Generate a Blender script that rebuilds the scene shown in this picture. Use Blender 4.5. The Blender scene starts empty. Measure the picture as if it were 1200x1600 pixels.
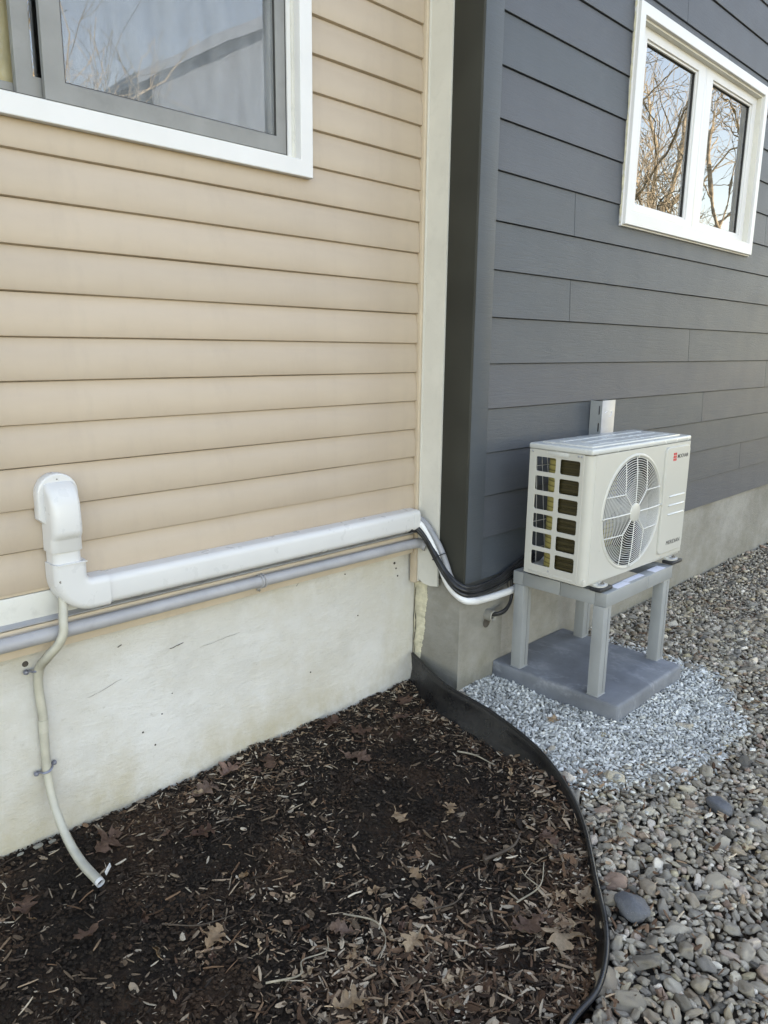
import bpy, bmesh, math, random
import numpy as np
from mathutils import Vector, Matrix, noise

R = math.radians
SC = bpy.context.scene
COL = SC.collection
random.seed(7)
rng = np.random.default_rng(11)

# ------------------------------------------------------------------ camera, sky, sun, exposure
CAM = Vector((0.0, -2.0935, 1.49))
yaw, pitch, roll = 0.7861041, 0.2173609, 0.0120788
cy, sy, cp, sp = math.cos(yaw), math.sin(yaw), math.cos(pitch), math.sin(pitch)
fwd = Vector((sy * cp, cy * cp, -sp)); rt = Vector((cy, -sy, 0)); up = rt.cross(fwd)
c_, s_ = math.cos(roll), math.sin(roll)
rt2 = rt * c_ + up * s_; up2 = up * c_ - rt * s_
cam_data = bpy.data.cameras.new('camera')
cam = bpy.data.objects.new('camera', cam_data); COL.objects.link(cam)
m = Matrix.Identity(4)
for i in range(3):
    m[i][0] = rt2[i]; m[i][1] = up2[i]; m[i][2] = -fwd[i]; m[i][3] = CAM[i]
cam.matrix_world = m
cam_data.sensor_fit = 'VERTICAL'; cam_data.sensor_height = 36.0
cam_data.lens = 1169.37 / 1600 * 36
cam_data.clip_start = 0.02; cam_data.clip_end = 2000
SC.camera = cam

SUN_EL, SUN_AZ = R(38), R(22)         # the sun stands behind the house (azimuth from +Y towards +X)
world = bpy.data.worlds.new('World'); SC.world = world; world.use_nodes = True
wn = world.node_tree.nodes; wl = world.node_tree.links
wn.clear()
wo = wn.new('ShaderNodeOutputWorld'); wb = wn.new('ShaderNodeBackground'); ws = wn.new('ShaderNodeTexSky')
ws.sky_type = 'NISHITA'; ws.sun_disc = False; ws.sun_elevation = SUN_EL; ws.sun_rotation = SUN_AZ
ws.air_density = 1.0; ws.dust_density = 0.7; ws.ozone_density = 1.4
wb.inputs['Strength'].default_value = 0.15
wl.new(ws.outputs[0], wb.inputs[0]); wl.new(wb.outputs[0], wo.inputs[0])
sd = bpy.data.lights.new('sun', 'SUN'); sd.energy = 3.6; sd.angle = R(0.5); sd.color = (1.0, 0.94, 0.84)
sun = bpy.data.objects.new('sun', sd); COL.objects.link(sun)
sun_dir = Vector((math.sin(SUN_AZ) * math.cos(SUN_EL), math.cos(SUN_AZ) * math.cos(SUN_EL), math.sin(SUN_EL)))
sun.rotation_euler = sun_dir.to_track_quat('Z', 'Y').to_euler()
sun.location = sun_dir * 30
SC.view_settings.view_transform = 'Standard'; SC.view_settings.look = 'None'
SC.view_settings.gamma = 1; SC.view_settings.use_curve_mapping = False
SC.view_settings.exposure = 2.64
SC.view_settings.use_white_balance = True        # the photograph is balanced for open shade
SC.view_settings.white_balance_temperature = 9600; SC.view_settings.white_balance_tint = 16

# ------------------------------------------------------------------ materials
class NT:
    def __init__(s, name):
        s.m = bpy.data.materials.new(name); s.m.use_nodes = True
        s.t = s.m.node_tree; s.n = s.t.nodes; s.l = s.t.links
        s.b = s.n['Principled BSDF']; s.out = s.n['Material Output']
        s._co = None
    def node(s, typ, **kw):
        n = s.n.new(typ)
        for k, v in kw.items(): setattr(n, k, v)
        return n
    def co(s, scale=(1, 1, 1)):
        if s._co is None: s._co = s.node('ShaderNodeTexCoord')
        mp = s.node('ShaderNodeMapping'); mp.inputs['Scale'].default_value = scale
        s.l.new(s._co.outputs['Object'], mp.inputs[0]); return mp.outputs[0]
    def noise(s, scale, detail=4, rough=.55, stretch=(1, 1, 1), dist=0):
        n = s.node('ShaderNodeTexNoise'); n.inputs['Scale'].default_value = scale
        n.inputs['Detail'].default_value = detail; n.inputs['Roughness'].default_value = rough
        n.inputs['Distortion'].default_value = dist
        s.l.new(s.co(stretch), n.inputs['Vector']); return n.outputs['Fac']
    def ramp(s, fac, stops, interp='LINEAR'):
        r = s.node('ShaderNodeValToRGB'); r.color_ramp.interpolation = interp
        e = r.color_ramp.elements
        while len(e) < len(stops): e.new(.5)
        for i, (p, c) in enumerate(stops):
            e[i].position = p; e[i].color = (*c, 1) if len(c) == 3 else c
        s.l.new(fac, r.inputs[0]); return r.outputs[0]
    def mix(s, fac, a, b, mode='MIX'):
        n = s.node('ShaderNodeMix', data_type='RGBA', blend_type=mode)
        for k, v in ((0, fac), (6, a), (7, b)):
            if hasattr(v, 'is_linked') or hasattr(v, 'links'): s.l.new(v, n.inputs[k])
            else: n.inputs[k].default_value = v if k == 0 else (*v, 1)
        return n.outputs[2]
    def math(s, op, a, b=0.0):
        n = s.node('ShaderNodeMath', operation=op)
        for k, v in ((0, a), (1, b)):
            if hasattr(v, 'links'): s.l.new(v, n.inputs[k])
            else: n.inputs[k].default_value = v
        return n.outputs[0]
    def setc(s, c):
        if hasattr(c, 'links'): s.l.new(c, s.b.inputs['Base Color'])
        else: s.b.inputs['Base Color'].default_value = (*c, 1)
    def bump(s, h, strength=.3, dist=.002, prev=None):
        n = s.node('ShaderNodeBump'); n.inputs['Strength'].default_value = strength
        n.inputs['Distance'].default_value = dist; s.l.new(h, n.inputs['Height'])
        if prev is not None: s.l.new(prev, n.inputs['Normal'])
        s.l.new(n.outputs[0], s.b.inputs['Normal']); return n.outputs[0]
    def rough(s, v):
        if hasattr(v, 'links'): s.l.new(v, s.b.inputs['Roughness'])
        else: s.b.inputs['Roughness'].default_value = v
    def zpos(s):      # world height
        g = s.node('ShaderNodeNewGeometry'); x = s.node('ShaderNodeSeparateXYZ')
        s.l.new(g.outputs['Position'], x.inputs[0]); return x.outputs
    def orand(s):
        return s.node('ShaderNodeObjectInfo').outputs['Random']
    def attr(s, name):
        return s.node('ShaderNodeAttribute', attribute_name=name).outputs['Fac']

def plain(name, col, rough=.5, var=.06, scale=6, bump=.05, bs=400, metal=0, spec=.5, dirt=0):
    t = NT(name)
    f = t.noise(scale, 5)
    lo = tuple(max(0, c * (1 - var * 2)) for c in col); hi = tuple(min(1, c * (1 + var * 2)) for c in col)
    c = t.ramp(f, [(.3, lo), (.7, hi)])
    if dirt:
        d = t.ramp(t.noise(22, 6, .7), [(.52, (0, 0, 0)), (.8, (1, 1, 1))])
        c = t.mix(t.math('MULTIPLY', d, dirt), c, tuple(x * .35 for x in col))
    t.setc(c)
    t.rough(t.math('ADD', t.math('MULTIPLY', t.noise(scale * 4, 3), .2), rough - .1))
    t.b.inputs['Metallic'].default_value = metal
    t.b.inputs['Specular IOR Level'].default_value = spec
    if bump: t.bump(t.noise(bs, 3), bump, .001)
    return t.m

def m_vinyl():
    t = NT('tan_vinyl')
    base = t.ramp(t.noise(2.2, 5, .6, (.5, 1, 1.5)), [(.3, (.405, .318, .243)), (.7, (.470, .377, .292))])
    st = t.ramp(t.noise(9, 6, .7, (1.2, 1, .35)), [(.5, (0, 0, 0)), (.85, (1, 1, 1))])
    c = t.mix(t.math('MULTIPLY', st, .35), base, (.31, .25, .198))
    r = t.math('ADD', t.math('MULTIPLY', t.orand(), .10), .95)
    mm = t.node('ShaderNodeVectorMath', operation='SCALE'); t.l.new(c, mm.inputs[0]); t.l.new(r, mm.inputs['Scale'])
    t.setc(mm.outputs[0]); t.rough(.48)
    g = t.noise(60, 4, .6, (.08, 1, 1.4))
    b = t.bump(g, .12, .0015)
    t.bump(t.noise(1.3, 2, .5, (1, 1, 3)), .5, .012, b)
    return t.m
def m_greyboard(name='grey_fibre_cement', col=(.060, .069, .081)):
    t = NT(name)
    f = t.noise(1.4, 5, .6, (.6, 1, 2.2))
    c = t.ramp(f, [(.3, tuple(x * .88 for x in col)), (.7, tuple(x * 1.10 for x in col))])
    v = t.ramp(t.orand(), [(0, (.93, .96, .98)), (.5, (1, 1, 1)), (1, (1.05, 1.0, 1.04))])
    c = t.mix(1.0, c, v, 'MULTIPLY')
    d = t.ramp(t.noise(7, 5, .65), [(.62, (0, 0, 0)), (.72, (1, 1, 1))])
    c = t.mix(t.math('MULTIPLY', d, .12), c, (.11, .115, .12))
    t.setc(c); t.rough(t.math('ADD', t.math('MULTIPLY', t.noise(5, 3), .12), .46))
    w = t.noise(70, 5, .62, (.07, 1, 1.0), .8)
    w2 = t.ramp(w, [(.38, (0, 0, 0)), (.5, (1, 1, 1)), (.62, (.2, .2, .2))])
    t.bump(w2, .24, .0018)
    return t.m
def m_foundation(name, base, hi, stain, dark, green=None):
    t = NT(name)
    f = t.noise(2.3, 8, .68, (1, 1, 1.3))
    c = t.ramp(f, [(.36, base), (.60, hi)])
    pt = t.ramp(t.noise(5.5, 7, .72), [(.52, (0, 0, 0)), (.60, (1, 1, 1))])
    c = t.mix(t.math('MULTIPLY', pt, .22), c, tuple(x * .80 for x in base))
    s1 = t.ramp(t.noise(3.3, 6, .7, (1.0, 1, .7)), [(.45, (0, 0, 0)), (.75, (1, 1, 1))])
    z = t.zpos()
    low = t.ramp(z[2], [(0.0, (1, 1, 1)), (.26, (.10, .10, .10)), (.5, (.0, .0, .0)), (.62, (.35, .35, .35))])
    k = t.math('MINIMUM', t.math('ADD', t.math('MULTIPLY', s1, .5), t.math('MULTIPLY', low, t.math('ADD', s1, .35))), 1.0)
    c = t.mix(k, c, stain)
    sp = t.ramp(t.noise(38, 7, .72, (1, 1, 1.2)), [(.60, (0, 0, 0)), (.74, (1, 1, 1))])
    c = t.mix(t.math('MULTIPLY', sp, .45), c, dark)
    sp2 = t.ramp(t.math('ADD', z[2], t.math('MULTIPLY', t.noise(30, 6, .7), .07)), [(.035, (1, 1, 1)), (.085, (0, 0, 0))])
    c = t.mix(t.math('MULTIPLY', sp2, .55), c, (.10, .075, .05))
    pin = t.ramp(t.noise(150, 3, .6), [(.70, (0, 0, 0)), (.76, (1, 1, 1))])
    c = t.mix(t.math('MULTIPLY', pin, .45), c, tuple(x * .5 for x in dark))
    t.setc(c); t.rough(.85)
    b1 = t.bump(t.noise(17, 9, .74, (.6, 1, 1.3), .2), .55, .012)
    t.bump(t.noise(190, 4, .6), .35, .002, b1)
    return t.m
def m_white(name='white_plastic', col=(.74, .74, .72), rough=.3, dirt=.12):
    return plain(name, col, rough, .015, 5, .02, 600, 0, .5, dirt)
def m_stone(name, stops, speck=.5, use_attr=True):
    t = NT(name)
    v = t.orand()
    if use_attr:
        v = t.math('FRACT', t.math('ADD', t.attr('rnd'), v))
    c = t.ramp(v, stops, 'LINEAR')
    f = t.ramp(t.noise(75, 6, .75), [(.32, (.46, .455, .45)), (.66, (1.75, 1.75, 1.74))])
    c = t.mix(speck, c, t.mix(1.0, c, f, 'MULTIPLY'))
    g = t.ramp(t.noise(330, 2, .6), [(.62, (0, 0, 0)), (.7, (1, 1, 1))])
    c = t.mix(t.math('MULTIPLY', g, .25), c, (.45, .44, .42))
    t.setc(c); t.rough(.62); t.b.inputs['Specular IOR Level'].default_value = .4
    t.bump(t.noise(130, 6, .7), .6, .004)
    return t.m
def m_soil(name, a, b):
    t = NT(name)
    c = t.ramp(t.noise(45, 8, .75), [(.3, a), (.72, b)])
    w = t.ramp(t.noise(3.2, 4, .6), [(.48, (0, 0, 0)), (.62, (1, 1, 1))])
    c = t.mix(t.math('MULTIPLY', w, .55), c, tuple(min(1, q * 1.9) for q in (b[0] * 1.15, b[1] * .9, b[2] * .75)))
    t.setc(c); t.rough(.95); t.b.inputs['Specular IOR Level'].default_value = .25
    b1 = t.bump(t.noise(60, 8, .8), 1.0, .012)
    t.bump(t.noise(320, 5, .7), .8, .004, b1)
    return t.m
def m_chip(name, stops, rough=.8):
    t = NT(name)
    v = t.math('FRACT', t.math('ADD', t.attr('rnd'), t.orand()))
    c = t.ramp(v, stops)
    f = t.ramp(t.noise(150, 4, .7), [(.3, (.65, .63, .6)), (.7, (1.2, 1.2, 1.2))])
    t.setc(t.mix(.7, c, t.mix(1.0, c, f, 'MULTIPLY'))); t.rough(rough)
    t.b.inputs['Specular IOR Level'].default_value = .3
    t.bump(t.noise(220, 3, .7), .5, .002)
    return t.m
def m_glass(name='window_glass', tint=(1, 1, 1), ior=4.0):
    t = NT(name); t.n.remove(t.b)
    fr = t.node('ShaderNodeFresnel'); fr.inputs['IOR'].default_value = ior
    gl = t.node('ShaderNodeBsdfGlossy'); gl.inputs['Roughness'].default_value = 0.004
    n1 = t.node('ShaderNodeBump'); n1.inputs['Strength'].default_value = .08; n1.inputs['Distance'].default_value = .01
    t.l.new(t.noise(2.5, 2), n1.inputs['Height']); t.l.new(n1.outputs[0], gl.inputs['Normal'])
    tr = t.node('ShaderNodeBsdfTransparent'); tr.inputs[0].default_value = (min(1, .8 * tint[0]), min(1, .85 * tint[1]), min(1, .85 * tint[2]), 1)
    mx = t.node('ShaderNodeMixShader')
    t.l.new(fr.outputs[0], mx.inputs[0]); t.l.new(tr.outputs[0], mx.inputs[1]); t.l.new(gl.outputs[0], mx.inputs[2])
    t.l.new(mx.outputs[0], t.out.inputs[0]); return t.m
def m_screen():
    t = NT('insect_screen')
    tr = t.node('ShaderNodeBsdfTransparent'); mx = t.node('ShaderNodeMixShader')
    t.setc((.42, .45, .48)); t.rough(.6)
    f = t.ramp(t.noise(14, 6, .7, (1, 1, .3)), [(.3, (.08, .08, .08)), (.75, (.30, .30, .30))])
    t.l.new(f, mx.inputs[0]); t.l.new(tr.outputs[0], mx.inputs[1]); t.l.new(t.b.outputs[0], mx.inputs[2])
    t.l.new(mx.outputs[0], t.out.inputs[0]); return t.m
def m_coil(name, col, dark):
    t = NT(name)
    w = t.node('ShaderNodeTexWave', wave_type='BANDS', bands_direction='Z'); w.inputs['Scale'].default_value = 15
    w.inputs['Distortion'].default_value = .6; w.inputs['Detail'].default_value = 2
    t.l.new(t.co(), w.inputs['Vector'])
    c = t.ramp(w.outputs['Fac'], [(.0, dark), (.25, col), (.8, col)])
    c = t.mix(.35, c, t.ramp(t.noise(300, 2, .5, (8, 8, .2)), [(.3, tuple(x * .5 for x in col)), (.7, tuple(min(1, x * 1.4) for x in col))]))
    t.setc(c); t.rough(.42); t.b.inputs['Metallic'].default_value = .45
    t.bump(w.outputs['Fac'], .3, .003); return t.m

MT = dict(
    vinyl=m_vinyl(), tantrim=plain('tan_trim_metal', (.54, .44, .335), .45, .04, 5, .03, 300, dirt=.2),
    cream=plain('cream_trim_metal', (.62, .605, .555), .4, .03, 4, .03, 300, dirt=.15),
    creamband=plain('cream_band_metal', (.62, .61, .57), .38, .03, 4, .03, 300, dirt=.3),
    grey=m_greyboard(), greytrim=m_greyboard('grey_corner_board', (.062, .073, .086)),
    olive=plain('dark_olive_return_board', (.040, .040, .034), .75, .10, 3, .12, 150, 0, .2),
    fnd=m_foundation('cream_painted_foundation', (.53, .51, .465), (.61, .60, .575), (.46, .415, .32), (.34, .31, .26)),
    fnd2=m_foundation('bare_concrete_foundation', (.205, .195, .170), (.31, .30, .275), (.19, .178, .140), (.13, .125, .10)),
    caulk=plain('cream_render_edge', (.52, .48, .36), .9, .12, 30, .6, 120, dirt=.3),
    crack=plain('crack_shadow', (.07, .06, .05), .95, .1, 50, 0),
    white=m_white('white_plastic', (.60, .595, .59), .3, 0), whitewin=m_white('white_window_vinyl', (.66, .655, .66), .35, .03),
    acwhite=m_white('enamelled_ivory_steel', (.50, .49, .45), .32, .03),
    aclid=m_white('enamelled_lid', (.53, .54, .525), .25, .02),
    wire=m_white('guard_wire_plastic', (.66, .66, .64), .35, .03),
    acdark=plain('dark_interior', (.03, .03, .032), .6, .1, 10, .05),
    blade=plain('grey_fan_plastic', (.26, .26, .25), .45, .05, 8, .02),
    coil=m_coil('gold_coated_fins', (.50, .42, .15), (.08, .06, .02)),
    coild=m_coil('shaded_gold_fins', (.050, .040, .015), (.018, .014, .006)),  # same gold fins with the shade put into the colour
    stand=plain('grey_painted_steel', (.30, .315, .32), .42, .04, 6, .04, 300, .15, dirt=.12),
    galv=plain('galvanised_steel', (.36, .365, .385), .42, .08, 12, .05, 90, .3, dirt=.1),
    pad=None, rubber=plain('black_rubber', (.018, .018, .02), .55, .2, 20, .1),
    cable=plain('black_foam_sleeve', (.014, .014, .015), .42, .3, 20, .25, 90),
    greypipe=plain('grey_pvc', (.34, .335, .345), .42, .05, 8, .05, 200, dirt=.3),
    grpipe2=plain('grey_sleeve', (.26, .265, .285), .5, .08, 20, .1, 100),
    whpipe=m_white('white_insulation_tube', (.70, .70, .70), .45, .15),
    hose=plain('beige_corrugated_plastic', (.46, .44, .37), .45, .06, 14, .05, 300, dirt=.3),
    clip=plain('zinc_clip', (.22, .23, .28), .4, .1, 20, .05, 200, .6),
    screw=plain('screw_steel', (.22, .21, .20), .4, .1, 20, 0, 200, .8),
    edging=None, sash=plain('grey_aluminium_sash', (.22, .22, .215), .5, .05, 10, .05, 300, .2, dirt=.2),
    gasket=plain('dark_gasket', (.03, .03, .03), .6, .1, 20, 0),
    glass=m_glass(), glass2=m_glass('wide_window_glass', (1.2, 1.15, 1.15), 3.0), glass3=m_glass('clear_window_glass', (1.1, 1.1, 1.1), 1.35), screen=m_screen(),
    curtain=plain('pale_curtain', (.72, .82, .92), .8, .05, 9, .2, 30),
    amber=plain('painted_tan_glow', (.80, .54, .34), .8, .15, 6, .2, 60),  # colour stands in for the warm light in the left pane
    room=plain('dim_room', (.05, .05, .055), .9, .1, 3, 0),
    soil=m_soil('dark_garden_soil', (.012, .0085, .0065), (.052, .036, .025)),
    gbase=m_soil('gritty_soil', (.03, .024, .019), (.09, .075, .06)),
    lawn=m_soil('winter_lawn', (.07, .085, .05), (.13, .14, .09)),
    pebble=m_stone('river_pebble', [(0, (0.078, 0.069, 0.057)), (.10, (0.177, 0.153, 0.121)), (.22, (0.312, 0.262, 0.198)), (.34, (0.208, 0.188, 0.161)), (.44, (0.385, 0.332, 0.258)),
        (.54, (0.250, 0.193, 0.138)), (.64, (0.416, 0.366, 0.294)), (.72, (0.270, 0.233, 0.184)), (.80, (0.541, 0.480, 0.386)), (.87, (0.354, 0.292, 0.184)), (.93, (0.302, 0.198, 0.147)), (1, (0.707, 0.639, 0.534))], .75),
    crushed=m_stone('crushed_limestone', [(0, (.23, .23, .215)), (.3, (.41, .41, .385)), (.7, (.55, .55, .515)), (1, (.72, .715, .68))], .45),
    darkstone=m_stone('slate_stone', [(0, (.085, .09, .10)), (1, (.11, .115, .125))], .35),
    chip=m_chip('bark_chip', [(0, (.036, .019, .011)), (.28, (.10, .052, .030)), (.52, (.19, .108, .064)), (.74, (.30, .200, .130)), (.90, (.46, .350, .250)), (1, (.62, .52, .40))]),
    chipd=m_chip('dark_bark_chip', [(0, (.018, .012, .008)), (.45, (.055, .035, .024)), (.75, (.14, .095, .062)), (.92, (.28, .215, .155)), (1, (.48, .41, .32))]),
    leaf=m_chip('dry_oak_leaf', [(0, (.42, .28, .175)), (.5, (.52, .37, .24)), (1, (.66, .50, .34))], .6),
    leafd=m_chip('damp_oak_leaf', [(0, (.13, .065, .045)), (.6, (.21, .125, .09)), (1, (.29, .195, .15))], .5),
    leafp=m_chip('pinkish_leaf', [(0, (.36, .22, .17)), (1, (.42, .27, .21))], .6),
    twig=plain('pale_twig', (.30, .25, .18), .8, .2, 30, .3, 100), twigd=plain('dark_twig', (.07, .05, .035), .8, .2, 30, .3, 100),
    bark=plain('sunlit_bark', (.33, .295, .235), .9, .25, 12, .8, 30),
    red=plain('red_print', (.55, .02, .035), .4, .02, 5, 0), ink=plain('dark_print', (.03, .03, .035), .4, .02, 5, 0),
    paper=m_white('pale_sticker_film', (.72, .73, .82), .3, .1),
    soffit=plain('brown_soffit', (.20, .13, .08), .6, .08, 5, .1),
    roof=plain('roof_shingle', (.08, .075, .07), .9, .15, 12, .5, 30), nwall=plain('blue_grey_wall', (.14, .21, .32), .7, .05, 3, .1),
    mark=plain('marker_scribble', (.75, .75, .8), .5, .02, 5, 0))

def m_slab():
    t = NT('charcoal_concrete_slab')
    c = t.ramp(t.noise(4.5, 6, .6), [(.3, (.115, .124, .138)), (.7, (.20, .215, .238))])
    s = t.ramp(t.noise(7, 7, .72, (1.3, .8, 1), .3), [(.54, (0, 0, 0)), (.70, (1, 1, 1))])
    c = t.mix(t.math('MULTIPLY', s, .55), c, (.36, .375, .40))
    t.setc(c); t.rough(.75); b = t.bump(t.noise(120, 5, .7), .4, .002); t.bump(t.noise(14, 5, .6), .4, .006, b)
    return t.m
def m_edging():
    t = NT('black_plastic_edging')
    c = t.ramp(t.noise(9, 6, .7), [(.35, (.006, .006, .007)), (.75, (.020, .020, .022))])
    d = t.ramp(t.noise(26, 6, .75), [(.55, (0, 0, 0)), (.8, (1, 1, 1))])
    c = t.mix(t.math('MULTIPLY', d, .22), c, (.12, .105, .085))
    t.setc(c); t.rough(t.math('ADD', t.math('MULTIPLY', t.noise(15, 4), .45), .08)); t.bump(t.noise(60, 5, .6), .3, .004)
    return t.m
MT['pad'] = m_slab(); MT['edging'] = m_edging()

# ------------------------------------------------------------------ object helpers
OFF = {}
def link(name, data): o = bpy.data.objects.new(name, data); COL.objects.link(o); return o
def setp(o, label=None, cat=None, group=None, kind=None):
    if label: o['label'] = label
    if cat: o['category'] = cat
    if group: o['group'] = group
    if kind: o['kind'] = kind
    return o
def thing(name, loc, label, cat, group=None, rotz=0, local=False):
    o = link(name, None); o.location = loc; o.rotation_euler.z = rotz; o.empty_display_size = .1
    OFF[o.name] = Vector((0, 0, 0)) if local else Vector(loc)
    return setp(o, label, cat, group)
def smooth(me, ang=35):
    me.polygons.foreach_set('use_smooth', [True] * len(me.polygons))
    try: me.set_sharp_from_angle(angle=R(ang))
    except Exception: pass
def obj(name, me, mat, parent=None, **kw):
    if isinstance(me, bmesh.types.BMesh):
        bm = me; me = bpy.data.meshes.new(name); bm.to_mesh(me); bm.free()
        if kw.pop('smooth', True): smooth(me, kw.pop('ang', 35))
    kw.pop('smooth', None); kw.pop('ang', None)
    n = len(me.vertices); a = np.empty(n * 3, np.float32); me.vertices.foreach_get('co', a); a = a.reshape(-1, 3)
    c = Vector(((a.min(0) + a.max(0)) / 2).tolist())
    if not kw.pop('centre_z', True): pass
    me.transform(Matrix.Translation(-c))
    me.materials.clear()
    for mm in (mat if isinstance(mat, (list, tuple)) else [mat]): me.materials.append(MT[mm] if isinstance(mm, str) else mm)
    o = link(name, me)
    if parent is not None: o.parent = parent; o.location = c - OFF[parent.name]
    else: o.location = c
    OFF[o.name] = c
    return setp(o, **kw)
def box_bm(x0, x1, y0, y1, z0, z1, bev=0, seg=2, bm=None):
    b = bmesh.new()
    vs = [b.verts.new((x, y, z)) for z in (z0, z1) for y in (y0, y1) for x in (x0, x1)]
    for f in ((0, 2, 3, 1), (4, 5, 7, 6), (0, 1, 5, 4), (2, 6, 7, 3), (0, 4, 6, 2), (1, 3, 7, 5)): b.faces.new([vs[i] for i in f])
    if bev: bmesh.ops.bevel(b, geom=b.edges[:], offset=bev, segments=seg, affect='EDGES', profile=.5)
    return join(bm, b)
def join(bm, b):
    if bm is None: return b
    me = bpy.data.meshes.new('tmp'); b.to_mesh(me); bm.from_mesh(me); b.free(); bpy.data.meshes.remove(me); return bm
def catmull(pts, n=8):
    P = [Vector(p) for p in pts]; P = [P[0] * 2 - P[1]] + P + [P[-1] * 2 - P[-2]]; out = []
    for i in range(1, len(P) - 2):
        for k in range(n):
            t = k / n; a, b, c, d = P[i - 1], P[i], P[i + 1], P[i + 2]
            out.append(.5 * ((2 * b) + (c - a) * t + (2 * a - 5 * b + 4 * c - d) * t * t + (3 * b - a - 3 * c + d) * t ** 3))
    out.append(P[-2]); return out
def resample(pts, step):
    out = [pts[0]]; acc = 0
    for a, b in zip(pts, pts[1:]):
        L = (b - a).length
        while acc + L >= step:
            f = (step - acc) / L; a = a.lerp(b, f); out.append(a); L = (b - a).length; acc = 0
        acc += L
    return out
def tube_bm(pts, r, n=10, bm=None, caps=True, flat=1.0):
    own = bm is None
    if own: bm = bmesh.new()
    pts = [Vector(p) for p in pts]; rings = []
    t = (pts[1] - pts[0]).normalized(); u = t.orthogonal().normalized()
    for i, p in enumerate(pts):
        t2 = (pts[min(i + 1, len(pts) - 1)] - pts[max(i - 1, 0)])
        t2 = t2.normalized() if t2.length > 1e-9 else t
        u = (u - t2 * u.dot(t2)); u = u.normalized() if u.length > 1e-6 else t2.orthogonal().normalized()
        v = t2.cross(u); t = t2; rr = r(i / (len(pts) - 1), i) if callable(r) else r
        rings.append([bm.verts.new(p + (u * math.cos(a) + v * math.sin(a) * flat) * rr) for a in [2 * math.pi * k / n for k in range(n)]])
    for A, B in zip(rings, rings[1:]):
        for k in range(n): bm.faces.new((A[k], A[(k + 1) % n], B[(k + 1) % n], B[k]))
    if caps:
        bm.faces.new(rings[0][::-1]); bm.faces.new(rings[-1])
    return bm
def prism_bm(poly, x0, x1, axis='x', nx=1, warp=None, bm=None):
    # closed polygon (y,z) extruded along x, or (x,z) along y, or (x,y) along z
    own = bm is None
    if own: bm = bmesh.new()
    rings = []
    for i in range(nx + 1):
        s = x0 + (x1 - x0) * i / nx; ring = []
        for a, b in poly:
            p = {'x': (s, a, b), 'y': (a, s, b), 'z': (a, b, s)}[axis]
            if warp: p = warp(*p)
            ring.append(bm.verts.new(p))
        rings.append(ring)
    n = len(poly)
    for A, B in zip(rings, rings[1:]):
        for k in range(n): bm.faces.new((A[k], B[k], B[(k + 1) % n], A[(k + 1) % n]))
    bm.faces.new(rings[0]); bm.faces.new(rings[-1][::-1])
    bmesh.ops.recalc_face_normals(bm, faces=bm.faces[:])
    return bm
def lathe_bm(profile, n=32, M=None, bm=None):
    # profile (r, h) about z, then transformed by M
    b = bmesh.new(); rings = []
    for r, h in profile:
        if r < 1e-6: rings.append([b.verts.new((0, 0, h))])
        else: rings.append([b.verts.new((r * math.cos(2 * math.pi * k / n), r * math.sin(2 * math.pi * k / n), h)) for k in range(n)])
    for A, B in zip(rings, rings[1:]):
        for k in range(n):
            q = (k + 1) % n
            if len(A) == 1 and len(B) == 1: continue
            if len(A) == 1: b.faces.new((A[0], B[k], B[q]))
            elif len(B) == 1: b.faces.new((A[k], A[q], B[0]))
            else: b.faces.new((A[k], A[q], B[q], B[k]))
    bmesh.ops.recalc_face_normals(b, faces=b.faces[:])
    if M is not None: b.transform(M)
    return join(bm, b)
def rrect(x0, x1, z0, z1, r, n=5):
    out = []
    for cx, cz, a0 in ((x1 - r, z1 - r, 0), (x0 + r, z1 - r, 90), (x0 + r, z0 + r, 180), (x1 - r, z0 + r, 270)):
        for k in range(n + 1):
            a = R(a0 + 90 * k / n); out.append((cx + r * math.cos(a), cz + r * math.sin(a)))
    return out
def plate_me(name, outer, holes, thick, M, bevel=0.0):
    # flat plate with holes: filled 2D curve, extruded, then placed by M
    cu = bpy.data.curves.new(name, 'CURVE'); cu.dimensions = '2D'; cu.fill_mode = 'BOTH'
    cu.extrude = thick / 2; cu.bevel_depth = bevel; cu.bevel_resolution = 1
    for loop in [outer] + holes:
        s = cu.splines.new('POLY'); s.points.add(len(loop) - 1); s.use_cyclic_u = True
        for i, (a, b) in enumerate(loop): s.points[i].co = (a, b, 0, 1)
    o = bpy.data.objects.new('tmp', cu); COL.objects.link(o)
    dg = bpy.context.evaluated_depsgraph_get(); dg.update()
    me = bpy.data.meshes.new_from_object(o.evaluated_get(dg)); me.name = name
    bpy.data.objects.remove(o); bpy.data.curves.remove(cu)
    me.transform(M); smooth(me, 30); return me
def text_me(txt, width, height, M, bold=.0):
    cu = bpy.data.curves.new('t', 'FONT'); cu.body = txt; cu.extrude = .0002; cu.offset = bold
    o = bpy.data.objects.new('tmp', cu); COL.objects.link(o)
    dg = bpy.context.evaluated_depsgraph_get(); dg.update()
    me = bpy.data.meshes.new_from_object(o.evaluated_get(dg)); me.name = 'lettering'
    bpy.data.objects.remove(o)
    a = np.empty(len(me.vertices) * 3, np.float32); me.vertices.foreach_get('co', a); a = a.reshape(-1, 3)
    mn, mx = a.min(0), a.max(0)
    S = Matrix.Diagonal((width / (mx[0] - mn[0]), height / (mx[1] - mn[1]), 1, 1))
    me.transform(M @ S @ Matrix.Translation((-mn[0], -mn[1], 0))); return me
MXZ = lambda y: Matrix(((1, 0, 0, 0), (0, 0, -1, y), (0, 1, 0, 0), (0, 0, 0, 1)))      # plate (x,z) facing -y
MYZ = lambda x: Matrix(((0, 0, 1, x), (1, 0, 0, 0), (0, 1, 0, 0), (0, 0, 0, 1)))       # plate (y,z) facing x

GY = -.2561                      # plane of the grey wall
GAP = .0015
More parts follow.
